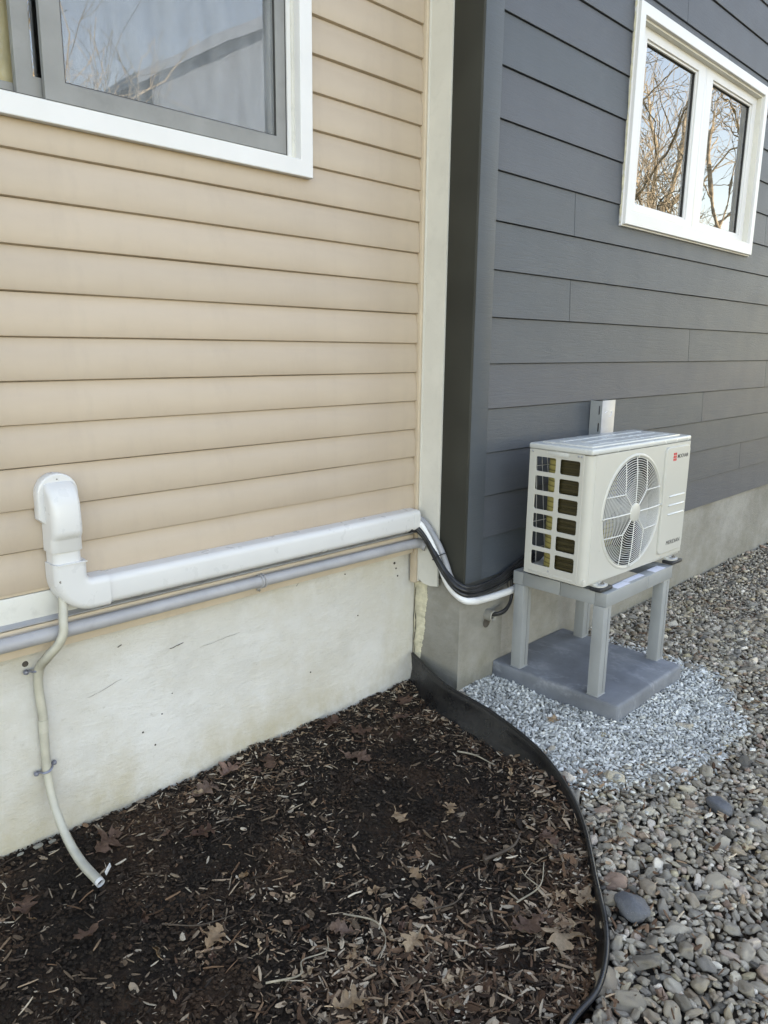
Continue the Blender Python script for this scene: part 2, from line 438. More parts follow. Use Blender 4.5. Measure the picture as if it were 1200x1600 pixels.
# ------------------------------------------------------------------ ground
def fbm(x, y, s, seed=0): return noise.fractal(Vector((x * s + seed, y * s - seed, seed * .7)), .8, 2.1, 4)
def smoothstep(a, b, x): t = min(1, max(0, (x - a) / (b - a))); return t * t * (3 - 2 * t)
# top edge of the plastic edging, from the inside corner outwards
EDGE_T = [(2.285, .000, .165), (2.19, -.27, .142), (2.175, -.52, .118), (2.095, -.80, .096), (1.915, -1.055, .082), (1.665, -1.262, .077),
          (1.515, -1.375, .075), (1.365, -1.438, .074), (1.225, -1.445, .073), (1.06, -1.50, .075), (.80, -1.66, .075), (.2, -1.9, .075)]
EDGE_B = [(2.270, .000, .03), (2.165, -.235, .02), (2.125, -.47, .015), (2.07, -.76, .02), (1.89, -1.03, .03), (1.645, -1.24, .02),
          (1.497, -1.355, .01), (1.355, -1.405, .0), (1.215, -1.41, .0), (1.05, -1.465, .0), (.79, -1.625, .0), (.19, -1.86, .0)]
_ep = catmull([(x, y, 0) for x, y, z in EDGE_T], 6)
EPX = np.array([p.x for p in _ep]); EPY = np.array([p.y for p in _ep])
def gravel_side(x, y):
    # positive on the gravel side (towards +x, -y), approximate signed distance
    d = np.hypot(EPX - x, EPY - y); i = int(d.argmin()); j = min(i + 1, len(EPX) - 1); k = max(i - 1, 0)
    tx, ty = EPX[j] - EPX[k], EPY[j] - EPY[k]
    s = (x - EPX[i]) * ty - (y - EPY[i]) * tx
    return (-1 if s > 0 else 1) * d[i]
def hg(x, y): return .052 + .012 * fbm(x, y, 1.4, 3) + .006 * fbm(x, y, 6, 9)
def hm(x, y):
    h = .006 + .020 * fbm(x, y, 2.2, 5) + .010 * fbm(x, y, 9, 2) + .025 * smoothstep(-.18, -.02, y)
    if 1.0 < x < 2.25 and y < -.55: h += .040 * smoothstep(.30, .03, abs(gravel_side(x, y))) * smoothstep(-.55, -.9, y) * smoothstep(1.48, 1.72, x)
    return h

def grid_obj(name, x0, x1, y0, y1, step, hf, mat, **kw):
    nx = int((x1 - x0) / step) + 1; ny = int((y1 - y0) / step) + 1
    V = []; F = []
    for j in range(ny):
        for i in range(nx):
            x = x0 + (x1 - x0) * i / (nx - 1); y = y0 + (y1 - y0) * j / (ny - 1); V.append((x, y, hf(x, y)))
    for j in range(ny - 1):
        for i in range(nx - 1): a = j * nx + i; F.append((a, a + 1, a + nx + 1, a + nx))
    me = bpy.data.meshes.new(name); me.from_pydata(V, [], F); smooth(me, 180)
    return obj(name, me, mat, **kw)
def hm2(x, y):
    h = hm(x, y) + .006 * fbm(x, y, 30, 4)
    return h + .004 * fbm(x, y, 55, 7) - (.09 * smoothstep(.0, .05, gravel_side(x, y)) if gravel_side(x, y) > -.05 else 0)
mulch = grid_obj('mulch_bed', -1.4, 2.31, -2.1, .03, .02, hm2, 'soil', kind='structure')
setp(mulch, 'dark soil bed strewn with bark chips below the cream foundation')
def hg2(x, y):
    g = gravel_side(x, y) if x < 2.6 else 1
    return hg(x, y) - .012 - .11 * (1 - smoothstep(-.02, .03, g))
gravel = grid_obj('gravel_bed', .2, 9.2, -3.2, -.2, .05, hg2, 'gbase', kind='structure')
setp(gravel, 'river pebble bed running along the grey wall')
lawn_bm = bmesh.new()
vs = [lawn_bm.verts.new(p) for p in ((-400, -500, -.07), (500, -500, -.07), (500, 300, -.07), (-400, 300, -.07))]
lawn_bm.faces.new(vs)
setp(obj('lawn', lawn_bm, 'lawn', kind='structure'), 'winter lawn reaching away from the houses')

# ------------------------------------------------------------------ tan house
tan = thing('tan_house', (0, 0, 0), 'tan house wall of lapped vinyl siding on a cream painted foundation', 'house')
E_T = .1143
def course_poly(z, e=E_T):
    return [(.004, z - .004), (-.004, z - .003), (-.0135, z), (-.0145, z + .004), (-.0128, z + e * .62), (-.0085, z + e * .68), (-.0050, z + e * .86), (-.003, z + e - .004), (.004, z + e - .004)]
def mk_course(x0, x1, z, seed):
    def warp(x, y, zz):
        return (x, y + .0016 * noise.noise(Vector((x * 1.6, seed * 3.1, zz * 2))) , zz + .0009 * noise.noise(Vector((x * 2.2, seed * 1.7, 5))))
    return prism_bm(course_poly(z), x0, x1, 'x', max(2, int((x1 - x0) / .12)), warp)
WX1, WZ0 = 1.707, 2.035       # outer lower right corner of the window casing
WX0, WZ1 = -.25, 3.18
for k in range(-16, 16):
    z = 2.5353 - E_T * k
    if z > 4.2: continue
    if z + E_T < WZ0 + .045 or z > WZ1 - .02:
        obj('siding_course', mk_course(-3.0, 2.261, z, k), 'vinyl', tan)
    else:
        if z < WZ0:   # notched course that passes under the sill
            obj('siding_course', prism_bm([(.004, z - .004), (-.004, z - .003), (-.0135, z), (-.0145, z + .004), (-.013, WZ0 + .015), (.004, WZ0 + .015)], -3.0, WX1 - .02, 'x', 30), 'vinyl', tan)
            obj('siding_course', mk_course(WX1 - .02 + GAP, 2.261, z, k + .5), 'vinyl', tan)
        else:
            obj('siding_course', mk_course(WX1 - .02, 2.261, z, k), 'vinyl', tan)
            obj('siding_course', mk_course(-3.0, WX0 + .02, z, k + .3), 'vinyl', tan)
# inside corner post: tan leg on the tan wall, cream leg on the return of the grey house
bm = box_bm(2.262, 2.284, -.026, .004, .505, 4.4, .002)
obj('corner_post', bm, 'tantrim', tan)
bm = box_bm(2.274, 2.2845, -.034, -.0265, .512, 4.4, .001)
obj('corner_bead', bm, 'cream', tan)
poly = [(-.0345, .522), (-.06, .508), (-.10, .505), (-.139, .512), (-.139, 4.4), (-.0345, 4.4)]
obj('return_flashing', prism_bm(poly, 2.277, 2.2868, 'x'), 'cream', tan)
# starter strip, cream band with metal lip, ledge board
obj('starter_strip', box_bm(-3, 2.2605, -.010, .006, .812, .8215, .001), 'tantrim', tan)
obj('cream_band', box_bm(-3, 2.2605, -.011, .010, .732, .8100, .0015), 'creamband', tan)
obj('band_lip', prism_bm([(-.028, .7265), (-.028, .7300), (-.0115, .7375), (.004, .7375), (.004, .7265)], -3, 2.2605), 'galv', tan)
obj('ledge_board', box_bm(-3, 2.252, -.022, .010, .640, .722, .003), 'tantrim', tan)
# foundation wall, rough surface facing the camera
def rough_wall(name, x0, x1, z0, z1, y, amp, step, seed):
    V = []; F = []; nx = int((x1 - x0) / step) + 1; nz = int((z1 - z0) / step) + 1
    for j in range(nz):
        for i in range(nx):
            x = x0 + (x1 - x0) * i / (nx - 1); z = z0 + (z1 - z0) * j / (nz - 1)
            d = amp * fbm(x * .6, z, 3.0, seed) + amp * .35 * fbm(x * .6, z * 1.6, 14, seed + 2)
            V.append((x, y - abs(amp) * .3 + d, z))
    for j in range(nz - 1):
        for i in range(nx - 1): a = j * nx + i; F.append((a, a + 1, a + nx + 1, a + nx))
    me = bpy.data.meshes.new(name); me.from_pydata(V, [], F)
    b = bmesh.new(); b.from_mesh(me)
    # close it backwards so that it is a solid wall
    e = [x for x in b.edges if x.is_boundary]; r = bmesh.ops.extrude_edge_only(b, edges=e)
    for v in [g for g in r['geom'] if isinstance(g, bmesh.types.BMVert)]: v.co.y = y + .3
    bpy.data.meshes.remove(me); return b
obj('foundation_wall', rough_wall('f', -3.0, 2.306, -.3, .6395, .020, .004, .03, 3), 'fnd', tan, ang=80)
# cracks and nail holes in the painted foundation
def crack(pts, r=.0012, y=.016):
    P = catmull([(x, y, z) for x, z in pts], 6)
    P = [p + Vector((0, 0, .003 * noise.noise(p * 60))) for p in P]
    return tube_bm(P, lambda t, i: r * (.35 + .9 * abs(noise.noise(Vector((i * .7, r * 900, 0))))), 5)
for pts, r in (([(.85, .44), (.90, .449), (.96, .466)], .0006), ([(1.13, .518), (1.155, .521), (1.18, .527)], .0020), ([(1.24, .49), (1.33, .497), (1.40, .502)], .0005),
               ([(.955, .572), (.968, .578)], .0030), ([(1.655, .615), (1.662, .622), (1.672, .634)], .0010),):
    obj('crack', crack(pts, r), 'crack', tan)
for x, z, r in ((.683, .60, .009), (1.09, .30, .0025), (1.02, .26, .0035), (1.13, .36, .002), (1.06, .20, .0035), (1.9, .61, .003), (2.18, .60, .006), (2.19, .575, .004), (2.2, .54, .004), (1.97, .42, .003), (1.72, .25, .003)):
    obj('nail_hole', lathe_bm([(0, 0), (r, 0), (r * .8, .002), (0, .003)], 10, Matrix.Translation((x, .0175, z)) @ Matrix.Rotation(R(90), 4, 'X')), 'crack', tan)
# unseen wall body, eaves and roof, added to shade the wall from the sun
obj('wall_body', box_bm(-6, 2.31, .32, 7, -.3, 4.42), 'room', tan)
obj('wall_sheathing', box_bm(WX1 - .06, 2.30, .008, .30, .80, 4.4), 'room', tan)
obj('wall_sheathing', box_bm(-3, WX1 - .062, .008, .30, .80, WZ0 + .03), 'room', tan)
obj('wall_sheathing', box_bm(-3, WX0 + .04, .008, .30, WZ0 + .032, 4.4), 'room', tan)
obj('roof', prism_bm([(-.75, 4.43), (-.75, 4.60), (3.2, 6.0), (8, 4.6), (8, 4.43)], -6.3, 14.4), 'roof', tan)

# tan house window: white casing, grey sliding sashes, insect screen
cw = .045
win = obj('window', plate_me('c', [(WX0, WZ0), (WX1, WZ0), (WX1, WZ1), (WX0, WZ1)], [[(WX0 + cw, WZ0 + cw), (WX1 - cw, WZ0 + cw), (WX1 - cw, WZ1 - cw), (WX0 + cw, WZ1 - cw)]], .034, MXZ(-.016), .003), 'whitewin', tan)
ix0, ix1, iz0, iz1 = WX0 + cw, WX1 - cw, WZ0 + cw, WZ1 - cw
def frame_me(x0, x1, z0, z1, w, th, y, bev=.002, wt=None, wb=None, wl_=None, wr=None):
    a = wl_ if wl_ is not None else w; b = wr if wr is not None else w; c = wb if wb is not None else w; d = wt if wt is not None else w
    return plate_me('fr', [(x0, z0), (x1, z0), (x1, z1), (x0, z1)], [[(x0 + a, z0 + c), (x1 - b, z0 + c), (x1 - b, z1 - d), (x0 + a, z1 - d)]], th, MXZ(y), bev)
obj('jamb_liner', frame_me(ix0, ix1, iz0, iz1, .012, .052, .020, .001), 'creamband', win)
obj('jamb_track', frame_me(ix0 + .012, ix1 - .012, iz0 + .0, iz1 - .012, .014, .030, .016, .001, wb=.010), 'whitewin', win)
obj('screen_track', frame_me(ix0 + .026, ix1 - .026, iz0 + .0105, iz1 - .026, .008, .014, .014, .0005), 'gasket', win)
obj('screen_frame', frame_me(.862, ix1 - .0345, iz0 + .019, iz1 - .034, .034, .014, .012, .002, wb=.046, wl_=.05), 'sash', win)
obj('screen_bead', frame_me(.912, ix1 - .0685, iz0 + .065, iz1 - .068, .004, .006, .009, .0005), 'gasket', win)
obj('insect_screen', box_bm(.914, ix1 - .071, .0125, .0130, iz0 + .067, iz1 - .07), 'screen', win)
obj('sliding_sash', frame_me(.800, ix1 - .0345, iz0 + .019, iz1 - .034, .040, .018, .036, .002, wb=.05), 'sash', win)
obj('pane', box_bm(.840, ix1 - .075, .034, .038, iz0 + .069, iz1 - .075), 'glass2', win)
obj('fixed_sash', frame_me(ix0 + .03, .852, iz0 + .019, iz1 - .034, .040, .018, .060, .002, wb=.03), 'sash', win)
obj('pane', box_bm(ix0 + .07, .812, .058, .062, iz0 + .049, iz1 - .075), 'glass3', win)
cb = bmesh.new(); nn = 160
rows = [[cb.verts.new((.90 + .76 * i / nn, .080 + .014 * math.sin(i * .8) + .010 * noise.noise(Vector((i * .13, j, 0))), z)) for i in range(nn + 1)] for j, z in enumerate((2.0, 2.6, 3.2))]
for A, B in zip(rows, rows[1:]):
    for i in range(nn): cb.faces.new((A[i], A[i + 1], B[i + 1], B[i]))
obj('curtain', cb, 'curtain', win)
obj('tan_glow_sheet', box_bm(-.25, .895, .074, .080, 2.0, 3.25), 'amber', win)  # added sheet, coloured to imitate tan light in the fixed pane

# ------------------------------------------------------------------ grey house
gh = thing('grey_house', (2.285, 0, 0), 'slate grey lap sided house end stepping forward of the tan wall, on bare concrete', 'house')
EXP = .1778
def gslice(x0, x1, z, za, zb, bm=None):
    # slice za..zb of the board whose butt edge is at z, same sloping face
    yf = lambda q: GY - .0055 + .008 * (q - z) / (EXP - .003)
    if za <= z + 1e-6: poly = [(GY + .012, za), (GY - .0045, za), (GY - .0055, za + .0012), (yf(zb), zb), (GY + .012, zb)]
    else: poly = [(GY + .012, za), (yf(za), za), (yf(zb), zb), (GY + .012, zb)]
    def w(x, y, zz): return (x, y, zz + .0010 * noise.noise(Vector((x * 1.1, z * 7, 2))))
    return prism_bm(poly, x0, x1, 'x', max(1, int((x1 - x0) / .35)), w, bm)
def gboard(x0, x1, z, h=EXP, warp=True, top=None):
    t = top if top is not None else z + h - .003
    poly = [(GY + .012, z), (GY - .0045, z + .0), (GY - .0055, z + .0012), (GY + .0025, t), (GY + .012, t)]
    def w(x, y, zz): return (x, y, zz + .0010 * noise.noise(Vector((x * 1.1, z * 7, 2))))
    return prism_bm(poly, x0, x1, 'x', max(1, int((x1 - x0) / .35)), w)
GX0, GX1 = 2.4035, 13.0
joints = {0: [5.9, 9.4], 1: [4.8, 8.4], 2: [6.2, 9.8], 3: [5.2, 8.9], 4: [2.971, 6.6, 10.2], 5: [5.7, 9.3], 6: [2.975, 6.63, 10.3], 7: [4.238, 7.9], 8: [5.5, 9.2],
          9: [4.507, 8.15], 10: [6.9, 10.5], 11: [5.2, 8.8], 12: [4.2, 7.8], -1: [4.4, 8], -2: [3.861, 7.5], -3: [5.0, 8.7], -4: [4.1, 7.7], -5: [5.1], -6: [4.4], -7: [5], -8: [3.9], -9: [5]}
WGX0, WGX1, WGZ0, WGZ1 = 3.362, 4.930, 2.060, 2.975
for k in range(-9, 13):
    z = 2.6746 - EXP * k
    if z > 4.3: continue
    segs = [GX0] + joints.get(k, []) + [GX1]
    inwin = z < WGZ1 - .02 and z + EXP > WGZ0 + .02
    for a, b in zip(segs, segs[1:]):
        a2, b2 = a + (GAP if a > GX0 else 0), b - GAP
        top = z + EXP - .003; ov = inwin and a2 < WGX1 and b2 > WGX0
        if not ov: obj('siding_board', gslice(a2, b2, z, z, top), 'greytrim' if k == 12 else 'grey', gh, ang=20); continue
        full_cut = z >= WGZ0 - .01 and z + EXP <= WGZ1 + .01
        bm = None; parts = []
        if a2 < WGX0: parts.append([(a2, WGX0 + .015, z, top)])
        if b2 > WGX1: parts.append([(WGX1 - .015, b2, z, top)])
        if not full_cut:
            mid = (max(a2, WGX0 + .015), min(b2, WGX1 - .015)) + ((z, WGZ0 + .012) if z < WGZ0 - .01 else (WGZ1 - .012, top))
            parts = [sum(parts, []) + [mid]]
        for grp in parts:
            bm = bmesh.new()
            for x0, x1, za, zb in grp: gslice(x0, x1, z, za, zb, bm)
            obj('siding_board', bm, 'grey', gh, ang=20)
obj('corner_board', box_bm(2.2975, 2.4025, GY - .016, GY + .012, .548, 4.4, .0025), 'greytrim', gh)
obj('return_board', box_bm(2.283, 2.2968, GY - .0165, -.1395, .546, 4.4, .0015), 'olive', gh)
def fnd_grey():
    b = rough_wall('g', 2.312, 13, -.3, .5475, GY + .022, .003, .05, 8)
    return b
obj('foundation_wall', fnd_grey(), 'fnd2', gh, ang=80)
ret = rough_wall('r', 0, .262, -.3, .545, 0, .003, .03, 5)
for v in ret.verts: x, y, z = v.co; v.co = (2.312 + y, -.235 + x - .002, z)
bmesh.ops.recalc_face_normals(ret, faces=ret.faces[:])
obj('foundation_return', ret, 'fnd2', gh, ang=80)
obj('wall_body', box_bm(2.325, 13.2, .05, 7, -.3, 4.42), 'room', gh)  # unseen back mass, added to block the sun
obj('wall_sheathing', box_bm(2.30, WGX0 + .03, GY + .013, .049, .556, 4.4), 'room', gh)
obj('wall_sheathing', box_bm(WGX1 - .03, 13.0, GY + .013, .049, .556, 4.4), 'room', gh)
obj('wall_sheathing', box_bm(WGX0 + .032, WGX1 - .032, GY + .013, .049, .556, WGZ0 + .03), 'room', gh)
obj('wall_sheathing', box_bm(WGX0 + .032, WGX1 - .032, GY + .013, .049, WGZ1 - .03, 4.4), 'room', gh)
obj('soffit', box_bm(2.30, 13.4, -.72, GY - .03, 4.36, 4.41), 'soffit', gh)
# ragged edge of cream render lapping on to the return in the corner
cb = bmesh.new(); L = []; Rr = []
for i in range(260):
    z = .10 + .40 * i / 259
    wv = -.028 - .030 * smoothstep(.1, .5, z) - .010 * noise.noise(Vector((z * 9, 1, 0))) - .006 * noise.noise(Vector((z * 60, 2, 0))) - .004 * noise.noise(Vector((z * 190, 2, 0)))
    L.append((cb.verts.new((2.3085, .018, z)), cb.verts.new((2.3045, .0, z)))); Rr.append((cb.verts.new((2.3062 + .001 * noise.noise(Vector((z * 50, 9, 0))), wv + .002, z)), cb.verts.new((2.3105, wv, z))))
for i in range(259):
    ring = [L[i][0], L[i][1], Rr[i][0], Rr[i][1]]; ring2 = [L[i + 1][0], L[i + 1][1], Rr[i + 1][0], Rr[i + 1][1]]
    for k in range(3): cb.faces.new((ring[k], ring[k + 1], ring2[k + 1], ring2[k]))
obj('render_edge', cb, 'caulk', tan, ang=80)
obj('crack', tube_bm(catmull([(2.301 + .003 * math.sin(i * 2.1), .004 + .003 * math.sin(i * 1.3), .12 + .05 * i) for i in range(8)], 5), lambda t, i: .0012 + .0022 * abs(noise.noise(Vector((i * .6, 3, 3)))), 5), 'crack', tan)

# grey house window: twin casement, white
gc = .043
gw = obj('window', plate_me('c', [(WGX0, WGZ0), (WGX1, WGZ0), (WGX1, WGZ1), (WGX0, WGZ1)], [[(WGX0 + gc, WGZ0 + .055), (WGX1 - gc, WGZ0 + .055), (WGX1 - gc, WGZ1 - gc), (WGX0 + gc, WGZ1 - gc)]], .030, MXZ(GY - .012), .003), 'whitewin', gh)
gx0, gx1, gz0, gz1 = WGX0 + gc, WGX1 - gc, WGZ0 + .055, WGZ1 - gc
obj('outer_bead', plate_me('b', [(WGX0 - .008, WGZ0 - .008), (WGX1 + .008, WGZ0 - .008), (WGX1 + .008, WGZ1 + .008), (WGX0 - .008, WGZ1 + .008)], [[(WGX0 + .006, WGZ0 + .006), (WGX1 - .006, WGZ0 + .006), (WGX1 - .006, WGZ1 - .006), (WGX0 + .006, WGZ1 - .006)]], .012, MXZ(GY - .006), .002), 'whitewin', gw)
obj('jamb_liner', frame_me(gx0, gx1, gz0, gz1, .012, .080, GY + .028, .001), 'cream', gw)
MX = 4.168
sy_ = GY + .030
obj('mullion', box_bm(MX - .014, MX + .014, sy_ - .016, sy_ + .02, gz0 + .012, gz1 - .012, .002), 'whitewin', gw)
for a, b, gl0, gl1 in ((gx0 + .012, MX - .0145, 3.528, 4.072), (MX + .0145, gx1 - .012, 4.268, 4.812)):
    s = obj('casement_sash', plate_me('s', [(a, gz0 + .013), (b, gz0 + .013), (b, gz1 - .013), (a, gz1 - .013)], [[(gl0 - .012, 2.160), (gl1 + .012, 2.160), (gl1 + .012, 2.878), (gl0 - .012, 2.878)]], .026, MXZ(sy_), .003), 'whitewin', gw)
    obj('glazing_bead', frame_me(gl0 - .012, gl1 + .012, 2.160, 2.878, .011, .014, sy_ + .002, .002), 'whitewin', gw)
    obj('gasket', frame_me(gl0 - .002, gl1 + .002, 2.170, 2.868, .005, .010, sy_ + .006, .0005), 'gasket', gw)
    obj('pane', box_bm(gl0, gl1, sy_ + .007, sy_ + .011, 2.172, 2.866), 'glass', gw)
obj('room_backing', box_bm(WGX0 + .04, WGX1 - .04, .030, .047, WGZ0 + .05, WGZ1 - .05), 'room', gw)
# lumpy sealant bead down the left edge of the casing
obj('sealant', tube_bm([Vector((WGX0 - .006 + .004 * noise.noise(Vector((i * .37, 0, 0))), GY - .006, WGZ0 + (WGZ1 - WGZ0) * i / 60)) for i in range(61)], lambda t, i: .006 + .005 * abs(noise.noise(Vector((i * .43, 4, 0)))), 6), 'caulk', gw)

# ------------------------------------------------------------------ line cover on the tan wall
def cover_poly(w, d, n=5):
    # cross-section in (across, out): flat back on the wall, rounded front corners
    pts = [(-w / 2, 0)]
    r = .022
    for cx, a0 in ((-w / 2 + r, 180), (w / 2 - r, 90)):
        for k in range(n + 1):
            a = R(a0 - 90 * k / n); pts.append((cx + r * math.cos(a), d - r + r * math.sin(a)))
    pts.append((w / 2, 0)); return pts
lc = thing('line_cover', (.795, 0, .75), 'white plastic pipe cover rising then running along the foot of the tan siding', 'pipe cover')
YB = -.015
def cover_run_x(x0, x1, zc, w, d): return prism_bm([(YB - b, zc + a) for a, b in cover_poly(w, d)], x0, x1, 'x')
def cover_run_z(z0, z1, xc, w, d): return prism_bm([(xc + a, YB - b) for a, b in cover_poly(w, d)], z0, z1, 'z')
obj('duct', cover_run_x(.893, 2.233, .793, .086, .062), 'white', lc, ang=50)
obj('duct_end_ring', cover_run_x(2.195, 2.207, .793, .0875, .0635), 'white', lc, ang=50)
obj('riser', cover_run_z(.86, .97, .794, .078, .060), 'white', lc, ang=50)
# elbow: swept quarter turn with sleeves
def sweep(frames):
    bm = bmesh.new(); rings = []
    for c, u, w, d in frames:   # c centre on the wall, u across direction, outwards is -y
        rings.append([bm.verts.new(Vector(c) + Vector(u) * a * (w / .1) + Vector((0, -b * (d / .07), 0))) for a, b in cover_poly(.1, .07, 6)])
    for A, B in zip(rings, rings[1:]):
        for k in range(len(A)): bm.faces.new((A[k], B[k], B[(k + 1) % len(A)], A[(k + 1) % len(A)]))
    bm.faces.new(rings[0]); bm.faces.new(rings[-1][::-1]); bmesh.ops.recalc_face_normals(bm, faces=bm.faces[:]); return bm
zc_, xc_ = .793, .796
fr = [((xc_, YB, .895), (1, 0, 0), .093, .068), ((xc_, YB, .862), (1, 0, 0), .093, .068)]
rad = .060
cx_, cz_ = xc_ + rad, zc_ + rad
for k in range(0, 11):
    a = R(180 + 90 * k / 10)
    fr.append(((cx_ + rad * math.cos(a), YB, cz_ + rad * math.sin(a)), (-math.cos(a), 0, -math.sin(a)), .093 + .0 * k, .068))
fr.append(((.902, YB, zc_), (0, 0, 1), .093, .068))
elb = obj('elbow', sweep(fr), 'white', lc, ang=50)
obj('elbow_rib', box_bm(.757, .840, YB - .0702, YB - .066, .8925, .8965, .001), 'white', elb)
# wall inlet cap: flange plate, domed body, neck sleeve
def stadium(x0, x1, z0, z1, n=12):
    r = (x1 - x0) / 2; cx = (x0 + x1) / 2
    return [(x0, z0 + .012), (x0 + .012, z0), (x1 - .012, z0), (x1, z0 + .012)] + [(cx + r * math.cos(R(180 * k / n)), z1 - r + r * math.sin(R(180 * k / n))) for k in range(n + 1)]
cap = obj('inlet_cap', plate_me('cap', stadium(.740, .842, 1.010, 1.138), [], .026, MXZ(YB - .010), .005), 'white', lc)
def dome():
    bm = bmesh.new(); rings = []
    prof = [(1.122, .066, .020), (1.117, .076, .036), (1.105, .085, .052), (1.088, .084, .068), (1.06, .085, .077), (1.02, .085, .080), (.99, .085, .081), (.978, .085, .079), (.968, .085, .070), (.962, .086, .066), (.93, .087, .065), (.9285, .0865, .064)]
    for z, w, d in prof: rings.append([bm.verts.new((.793 + a * (w / .1), YB - .0235 * (z > 1.2) - b * (d / .07), z)) for a, b in cover_poly(.1, .07, 6)])
    for A, B in zip(rings, rings[1:]):
        for k in range(len(A)): bm.faces.new((A[k], B[k], B[(k + 1) % len(A)], A[(k + 1) % len(A)]))
    bm.faces.new(rings[0]); bm.faces.new(rings[-1][::-1]); bmesh.ops.recalc_face_normals(bm, faces=bm.faces[:]); return bm
obj('cap_body', dome(), 'white', cap, ang=60)
obj('screw', lathe_bm([(0, .003), (.0022, .002), (.0022, -.002)], 8, Matrix.Translation((.790, YB - .0275, 1.127)) @ Matrix.Rotation(R(90), 4, 'X')), 'screw', cap)
for x, y, z in ((.764, YB - .058, .953), (.764, YB - .064, .848), (.861, YB - .060, .829), (.853, YB - .058, .757)):
    obj('screw', lathe_bm([(0, .001), (.003, .003), (.0046, .0015), (.0046, -.004)], 10, Matrix.Translation((x, y, z)) @ Matrix.Rotation(R(90), 4, 'X') @ Matrix.Rotation(R(25 if x < .8 else 0), 4, 'Y')), 'screw', lc)

# grey conduit along the ledge
cd = thing('conduit', (.6, -.04, .70), 'grey plastic conduit strapped along the ledge below the white pipe cover', 'pipe')
P = [(-3, -.046, .695), (.6, -.046, .694), (1.38, -.046, .694), (2.0, -.046, .690), (2.2, -.044, .688), (2.262, -.05, .684), (2.275, -.075, .672)]
obj('pipe', tube_bm(catmull(P, 10), .0205, 20), 'greypipe', cd, ang=60)
for x in (1.455, -.4):
    st = bmesh.new()
    pts = [Vector((x, -.046 + .0225 * math.cos(a), .694 + .0225 * math.sin(a))) for a in [R(t) for t in range(40, 330, 15)]]
    for dx in (-.006, .006): tube_bm([p + Vector((dx, 0, 0)) for p in pts], .0032, 6, st)
    tube_bm([(x, -.030, .668), (x, -.0245, .655)], .006, 8, st)
    s = obj('strap', st, 'greypipe', cd)
    obj('screw', lathe_bm([(0, .005), (.0045, .003), (.0045, -.002)], 10, Matrix.Translation((x, -.030, .656)) @ Matrix.Rotation(R(90), 4, 'X')), 'screw', s)
    break

# drain hose with clips
dh = thing('drain_hose', (.72, -.03, .0), 'beige corrugated drain hose clipped down the foundation, its cut end on the soil', 'hose')
HP = [(.778, -.045, .815), (.773, -.058, .775), (.762, -.078, .735), (.757, -.086, .705), (.742, -.082, .672), (.720, -.058, .635), (.709, -.016, .590), (.706, -.002, .53), (.711, -.000, .44), (.709, -.000, .36), (.708, -.002, .275), (.706, -.020, .21), (.705, -.060, .150), (.708, -.120, .092), (.716, -.185, .052), (.728, -.262, .030)]
hp = resample(catmull(HP, 14), .0021)
obj('tube', tube_bm(hp, lambda t, i: .0118 + (.0016 if i % 2 else -.0014), 14, caps=False), 'hose', dh, ang=180)
end = hp[-1]; dr = (hp[-1] - hp[-6]).normalized()
obj('cut_rim', tube_bm([end, end + dr * .012], .0125, 14, caps=False), 'white', dh)
obj('bore', tube_bm([end - dr * .02, end + dr * .004], .0095, 12), 'crack', dh)
obj('cuff', tube_bm([p for p in hp if .385 < p.z < .425], .0135, 16), 'hose', dh)
fb = box_bm(-.014, .014, -.001, .001, -.008, .008, .0005); fb.transform(Matrix.Translation((.757, -.262, .052)) @ Matrix.Rotation(R(35), 4, 'Z') @ Matrix.Rotation(R(-18), 4, 'Y'))
obj('cut_flap', fb, 'white', dh)
for cx, cz, tilt in ((.706, .585, 12), (.707, .268, 16)):
    b = bmesh.new()
    pts = [Vector((-.031, 0, .0)), Vector((-.022, -.002, 0)), Vector((-.0165, -.010, 0)), Vector((-.012, -.022, 0)), Vector((0, -.0290, 0)), Vector((.012, -.022, 0)), Vector((.0165, -.010, 0)), Vector((.022, -.002, 0)), Vector((.031, 0, .0))]
    tube_bm(catmull(pts, 4), .0035, 6, b, flat=1.5)
    b.transform(Matrix.Translation((cx, .010, cz)) @ Matrix.Rotation(R(-tilt), 4, 'Y'))
    c = obj('clip', b, 'clip', dh)
    for sx in (-1, 1):
        off = Matrix.Rotation(R(-tilt), 4, 'Y') @ Vector((sx * .027, 0, 0))
        obj('screw', lathe_bm([(0, .009), (.005, .007), (.0075, .003), (.008, -.002)], 10, Matrix.Translation((cx + off.x, .007, cz + off.z)) @ Matrix.Rotation(R(90), 4, 'X')), 'clip', c)

# ------------------------------------------------------------------ refrigerant line bundle
ls = thing('line_set', (2.26, -.2, .5), 'bundle of white, grey and black insulated lines sagging round the house corner', 'pipes')
def path(pts): return catmull(pts, 10)
obj('white_tube', tube_bm(path([(2.16, -.050, .785), (2.225, -.052, .785), (2.246, -.080, .765), (2.252, -.122, .712), (2.252, -.172, .628), (2.248, -.226, .547), (2.254, -.292, .503), (2.300, -.312, .487), (2.376, -.303, .474), (2.50, -.298, .466), (2.62, -.300, .472), (2.75, -.30, .52), (2.95, -.30, .60)]), .0155, 16), 'whpipe', ls, ang=60, label='white insulated tube hanging lowest of the bundle')
obj('grey_tube', tube_bm(path([(2.16, -.045, .800), (2.228, -.045, .803), (2.252, -.080, .785), (2.256, -.125, .742), (2.258, -.165, .690), (2.259, -.198, .632), (2.258, -.225, .580), (2.262, -.262, .535)]), .0125, 14), 'grpipe2', ls, ang=60, label='grey sleeved tube at the back of the bundle')
